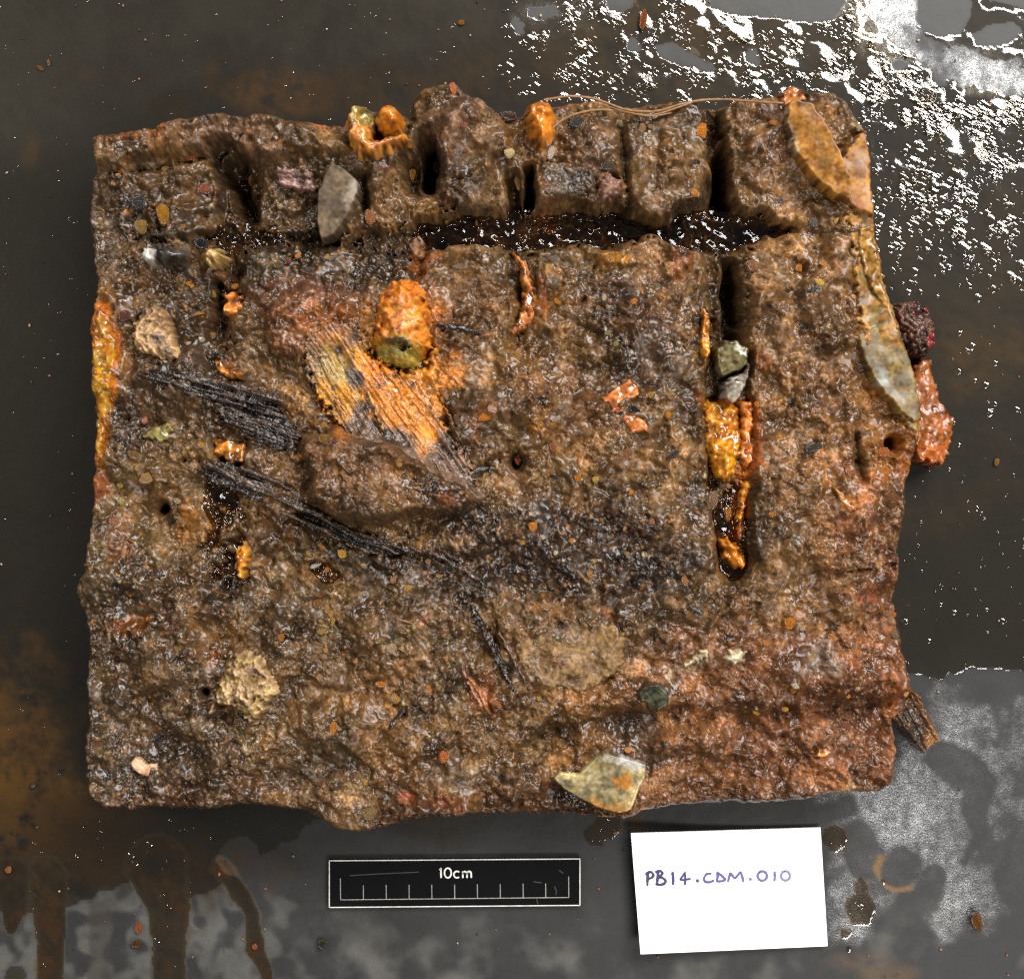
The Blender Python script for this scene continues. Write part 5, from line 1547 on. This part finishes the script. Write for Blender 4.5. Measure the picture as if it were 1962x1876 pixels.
for st in ([(340, 333), (520, 322), (770, 311)], [(1610, 400), (1622, 425), (1620, 450)], [(1500, 480), (1508, 508)], [(1640, 300), (1665, 318)], [(1480, 370), (1530, 377)]):
    ribbon("scratch", [zb_(st)], 1.4, zl - 0.00005, M_SCR, bar)

# =================================================================== LABEL CARD
card = bpy.data.objects.new("label_card", None)
link(card)
tag(card, "white paper card handwritten PB14.CDM.010 in violet ink", "card")
M_CARD = plain_mat("white_card", (0.86, 0.86, 0.85), 0.6, 300, 0.985, 1.01)
Q = [zoom_card(155, 152), zoom_card(1625, 108), zoom_card(1680, 1027), zoom_card(230, 1090)]


def card_z(s, t_):
    return 0.0012 + 0.0054 * (1 - s) ** 2 + 0.0008 * s ** 2 + 0.0016 * t_ ** 2


NX, NY = 24, 16
cv, cf = [], []
for side in (0, 1):
    for j in range(NY + 1):
        for i in range(NX + 1):
            s, t_ = i / NX, j / NY
            p = [(Q[0][k] * (1 - s) + Q[1][k] * s) * (1 - t_) + (Q[3][k] * (1 - s) + Q[2][k] * s) * t_ for k in (0, 1)]
            z = card_z(s, t_)
            w_ = w_at(p[0], p[1], z)
            cv.append((w_.x, w_.y, z - 0.00045 * side))
n0 = (NX + 1) * (NY + 1)
for j in range(NY):
    for i in range(NX):
        a = j * (NX + 1) + i
        b, c_, d_ = a + 1, a + NX + 2, a + NX + 1
        cf.append((a, d_, c_, b))
        cf.append((n0 + a, n0 + b, n0 + c_, n0 + d_))
edge_ids = [j for j in range(NX + 1)] + [j * (NX + 1) + NX for j in range(1, NY + 1)] + [NY * (NX + 1) + i for i in range(NX - 1, -1, -1)] + [j * (NX + 1) for j in range(NY - 1, 0, -1)]
for i in range(len(edge_ids)):
    a, b = edge_ids[i], edge_ids[(i + 1) % len(edge_ids)]
    cf.append((a, b, n0 + b, n0 + a))
mesh_np("paper", np.array(cv), np.array(cf), M_CARD, card, smooth=False)


def card_zf(u, v):
    e1 = np.array(Q[1]) - np.array(Q[0])
    e2 = np.array(Q[3]) - np.array(Q[0])
    s, t_ = np.linalg.solve(np.array([e1, e2]).T, np.array([u, v]) - np.array(Q[0]))
    return card_z(min(max(s, 0), 1), min(max(t_, 0), 1)) + 0.0002


CHARS = [
    ("letter", (40, 30, 96), 15, [[(283, 552), (284, 500), (290, 462)], [(272, 470), (300, 452), (324, 464), (326, 486), (306, 502), (282, 508)]]),
    ("letter", (46, 36, 106), 15, [[(366, 450), (362, 500), (356, 548)], [(352, 452), (380, 444), (398, 462), (384, 486), (364, 494), (402, 500), (424, 524), (408, 546), (372, 552), (356, 546)]]),
    ("digit", (52, 42, 124), 15, [[(478, 460), (482, 500), (482, 543)]]),
    ("digit", (62, 52, 136), 13, [[(574, 460), (552, 490), (540, 512), (570, 514), (612, 506)], [(576, 480), (576, 515), (574, 548)]]),
    ("full_stop", (92, 84, 160), 17, [[(670, 521), (675, 523)]]),
    ("letter", (102, 92, 176), 14, [[(774, 466), (742, 470), (722, 500), (730, 526), (760, 532), (794, 522)]]),
    ("letter", (112, 102, 184), 14, [[(826, 462), (828, 490), (824, 524), (856, 524), (886, 514), (866, 488), (836, 464)]]),
    ("letter", (126, 116, 192), 14, [[(910, 522), (918, 490), (926, 462), (944, 484), (962, 502), (984, 478), (1004, 456), (1018, 486), (1026, 524)]]),
    ("full_stop", (150, 144, 196), 15, [[(1078, 508), (1083, 510)]]),
    ("digit", (134, 124, 198), 14, [arc(1174, 484, 36, 36, -120, 250, 16)]),
    ("digit", (142, 132, 204), 14, [[(1270, 456), (1272, 490), (1268, 520)]]),
    ("digit", (160, 150, 210), 13, [arc(1354, 483, 34, 36, -100, 265, 16)])]
for i, (nm, c, wd, st) in enumerate(CHARS):
    m = plain_mat("violet_ink", tuple(to_lin(c) * 0.30), 0.5, 700, 0.8, 1.25)
    ribbon(nm, [[zoom_card(*p) for p in s_] for s_ in st], wd * 1.55 * 0.30581 / 1.2385, 0, m, card, card_zf, 0.18, 60 + i)

# =================================================================== crumbs on the mat
M_LONE = M_STONE
lone = bpy.data.objects


def crumb(name, u, v, rx, ry, rot, c, lab, thick=0.6):
    o = bpy.data.objects.new(name, PM[int(pr_.integers(0, 8))])
    link(o)
    rm = min(rx, ry) * thick
    k = 1 / PPM
    o.location = ((u - CU) * k, -(v - CV) * k, rm * k * 0.7 + 0.0003)
    o.scale = (rx * k, ry * k, rm * k)
    o.rotation_euler = (0, 0, -math.radians(rot))
    o.color = (*(np.asarray(c) * np.array([0.6, 0.62, 0.5])), 1)
    tag(o, lab, "crumb", "loose crumbs on the mat")
    return o


crumb("rust_crumb", 1232, 40, 8, 24, 8, col(196, 96, 34), "upright orange rust crumb in the water above the block", 0.9)
crumb("rust_crumb", 1868, 1762, 15, 19, -15, col(150, 96, 40), "brown lumpy rust crumb near the lower right corner", 0.8)
crumb("rust_crumb", 267, 1775, 9, 12, 0, col(196, 112, 60), "orange crumb in the broad brown drip, lower left")
crumb("rust_crumb", 262, 1806, 13, 8, -20, col(120, 76, 36), "brown crumb just below the orange one in the broad drip")
crumb("rust_crumb", 489, 1812, 6, 7, 0, col(226, 110, 40), "small orange crumb in the narrow brown drip")
crumb("rust_crumb", 18, 1665, 8, 8, 0, col(206, 120, 60), "pale orange crumb at the left edge near the bottom")
crumb("rust_crumb", 884, 45, 7, 6, 0, col(206, 130, 40), "orange crumb alone on the mat above the block")
crumb("rust_crumb", 94, 122, 4, 9, -10, col(180, 110, 50), "thin tan crumb at the upper left, right one of a pair")
crumb("rust_crumb", 78, 132, 8, 4, 30, col(180, 110, 60), "thin tan crumb at the upper left, left one of a pair")
crumb("rust_crumb", 618, 1806, 11, 11, 0, col(70, 64, 50), "dark round crumb on the grey mat left of the scale bar's lower corner")
crumb("rust_crumb", 1908, 885, 6, 9, 0, col(190, 130, 40), "ochre crumb in the dark water at the right edge")
crumb("rust_crumb", 1275, 1806, 6, 6, 0, col(56, 52, 44), "small dark crumb on the grey mat between scale bar and card")
cr = np.random.default_rng(66)
NCR = 420
V0 = np.array([v.co[:] for v in PM[0].vertices])
bmx = bmesh.new()
bmesh.ops.create_icosphere(bmx, subdivisions=1, radius=1.0)
V0 = np.array([v.co[:] for v in bmx.verts])
F0 = np.array([[v.index for v in f.verts] for f in bmx.faces])
bmx.free()
uu = cr.uniform(-20, 1990, NCR)
vv_ = cr.uniform(-20, 1890, NCR)
near = (uu < 1000) & (vv_ < 260)
rad = np.clip(1.5 * np.exp(0.45 * cr.standard_normal(NCR)), 0.7, 4.5)
co, fc, pc = [], [], []
pcol = [col(150, 100, 56), col(190, 130, 70), col(60, 46, 32), col(206, 180, 130), col(196, 104, 40), col(30, 26, 22)]
i0 = 0
for i in range(NCR):
    if 150 < uu[i] < 1780 and 170 < vv_[i] < 1580:
        continue
    P = V0 * np.array([rad[i] * cr.uniform(.8, 1.8), rad[i], rad[i] * 0.7]) * cr.uniform(.8, 1.2, (len(V0), 1))
    a = cr.uniform(0, 6.28)
    x = P[:, 0] * math.cos(a) - P[:, 1] * math.sin(a) + uu[i]
    y = P[:, 0] * math.sin(a) + P[:, 1] * math.cos(a) + vv_[i]
    co.append(np.stack([(x - CU) / PPM, -(y - CV) / PPM, P[:, 2] / PPM + 0.0005], 1))
    fc.append(F0 + i0)
    i0 += len(V0)
    pc.append(np.repeat(pcol[cr.integers(0, 6)][None], len(V0), 0))
co, fc, pc = np.concatenate(co), np.concatenate(fc), np.concatenate(pc)
o = mesh_np("silt_grains", co, fc, M_LIME, None, {"pigment": pc, "gloss": np.full(len(co), 0.3)})
tag(o, "scattered fine silt grains on the black mat", "silt", kind="stuff")
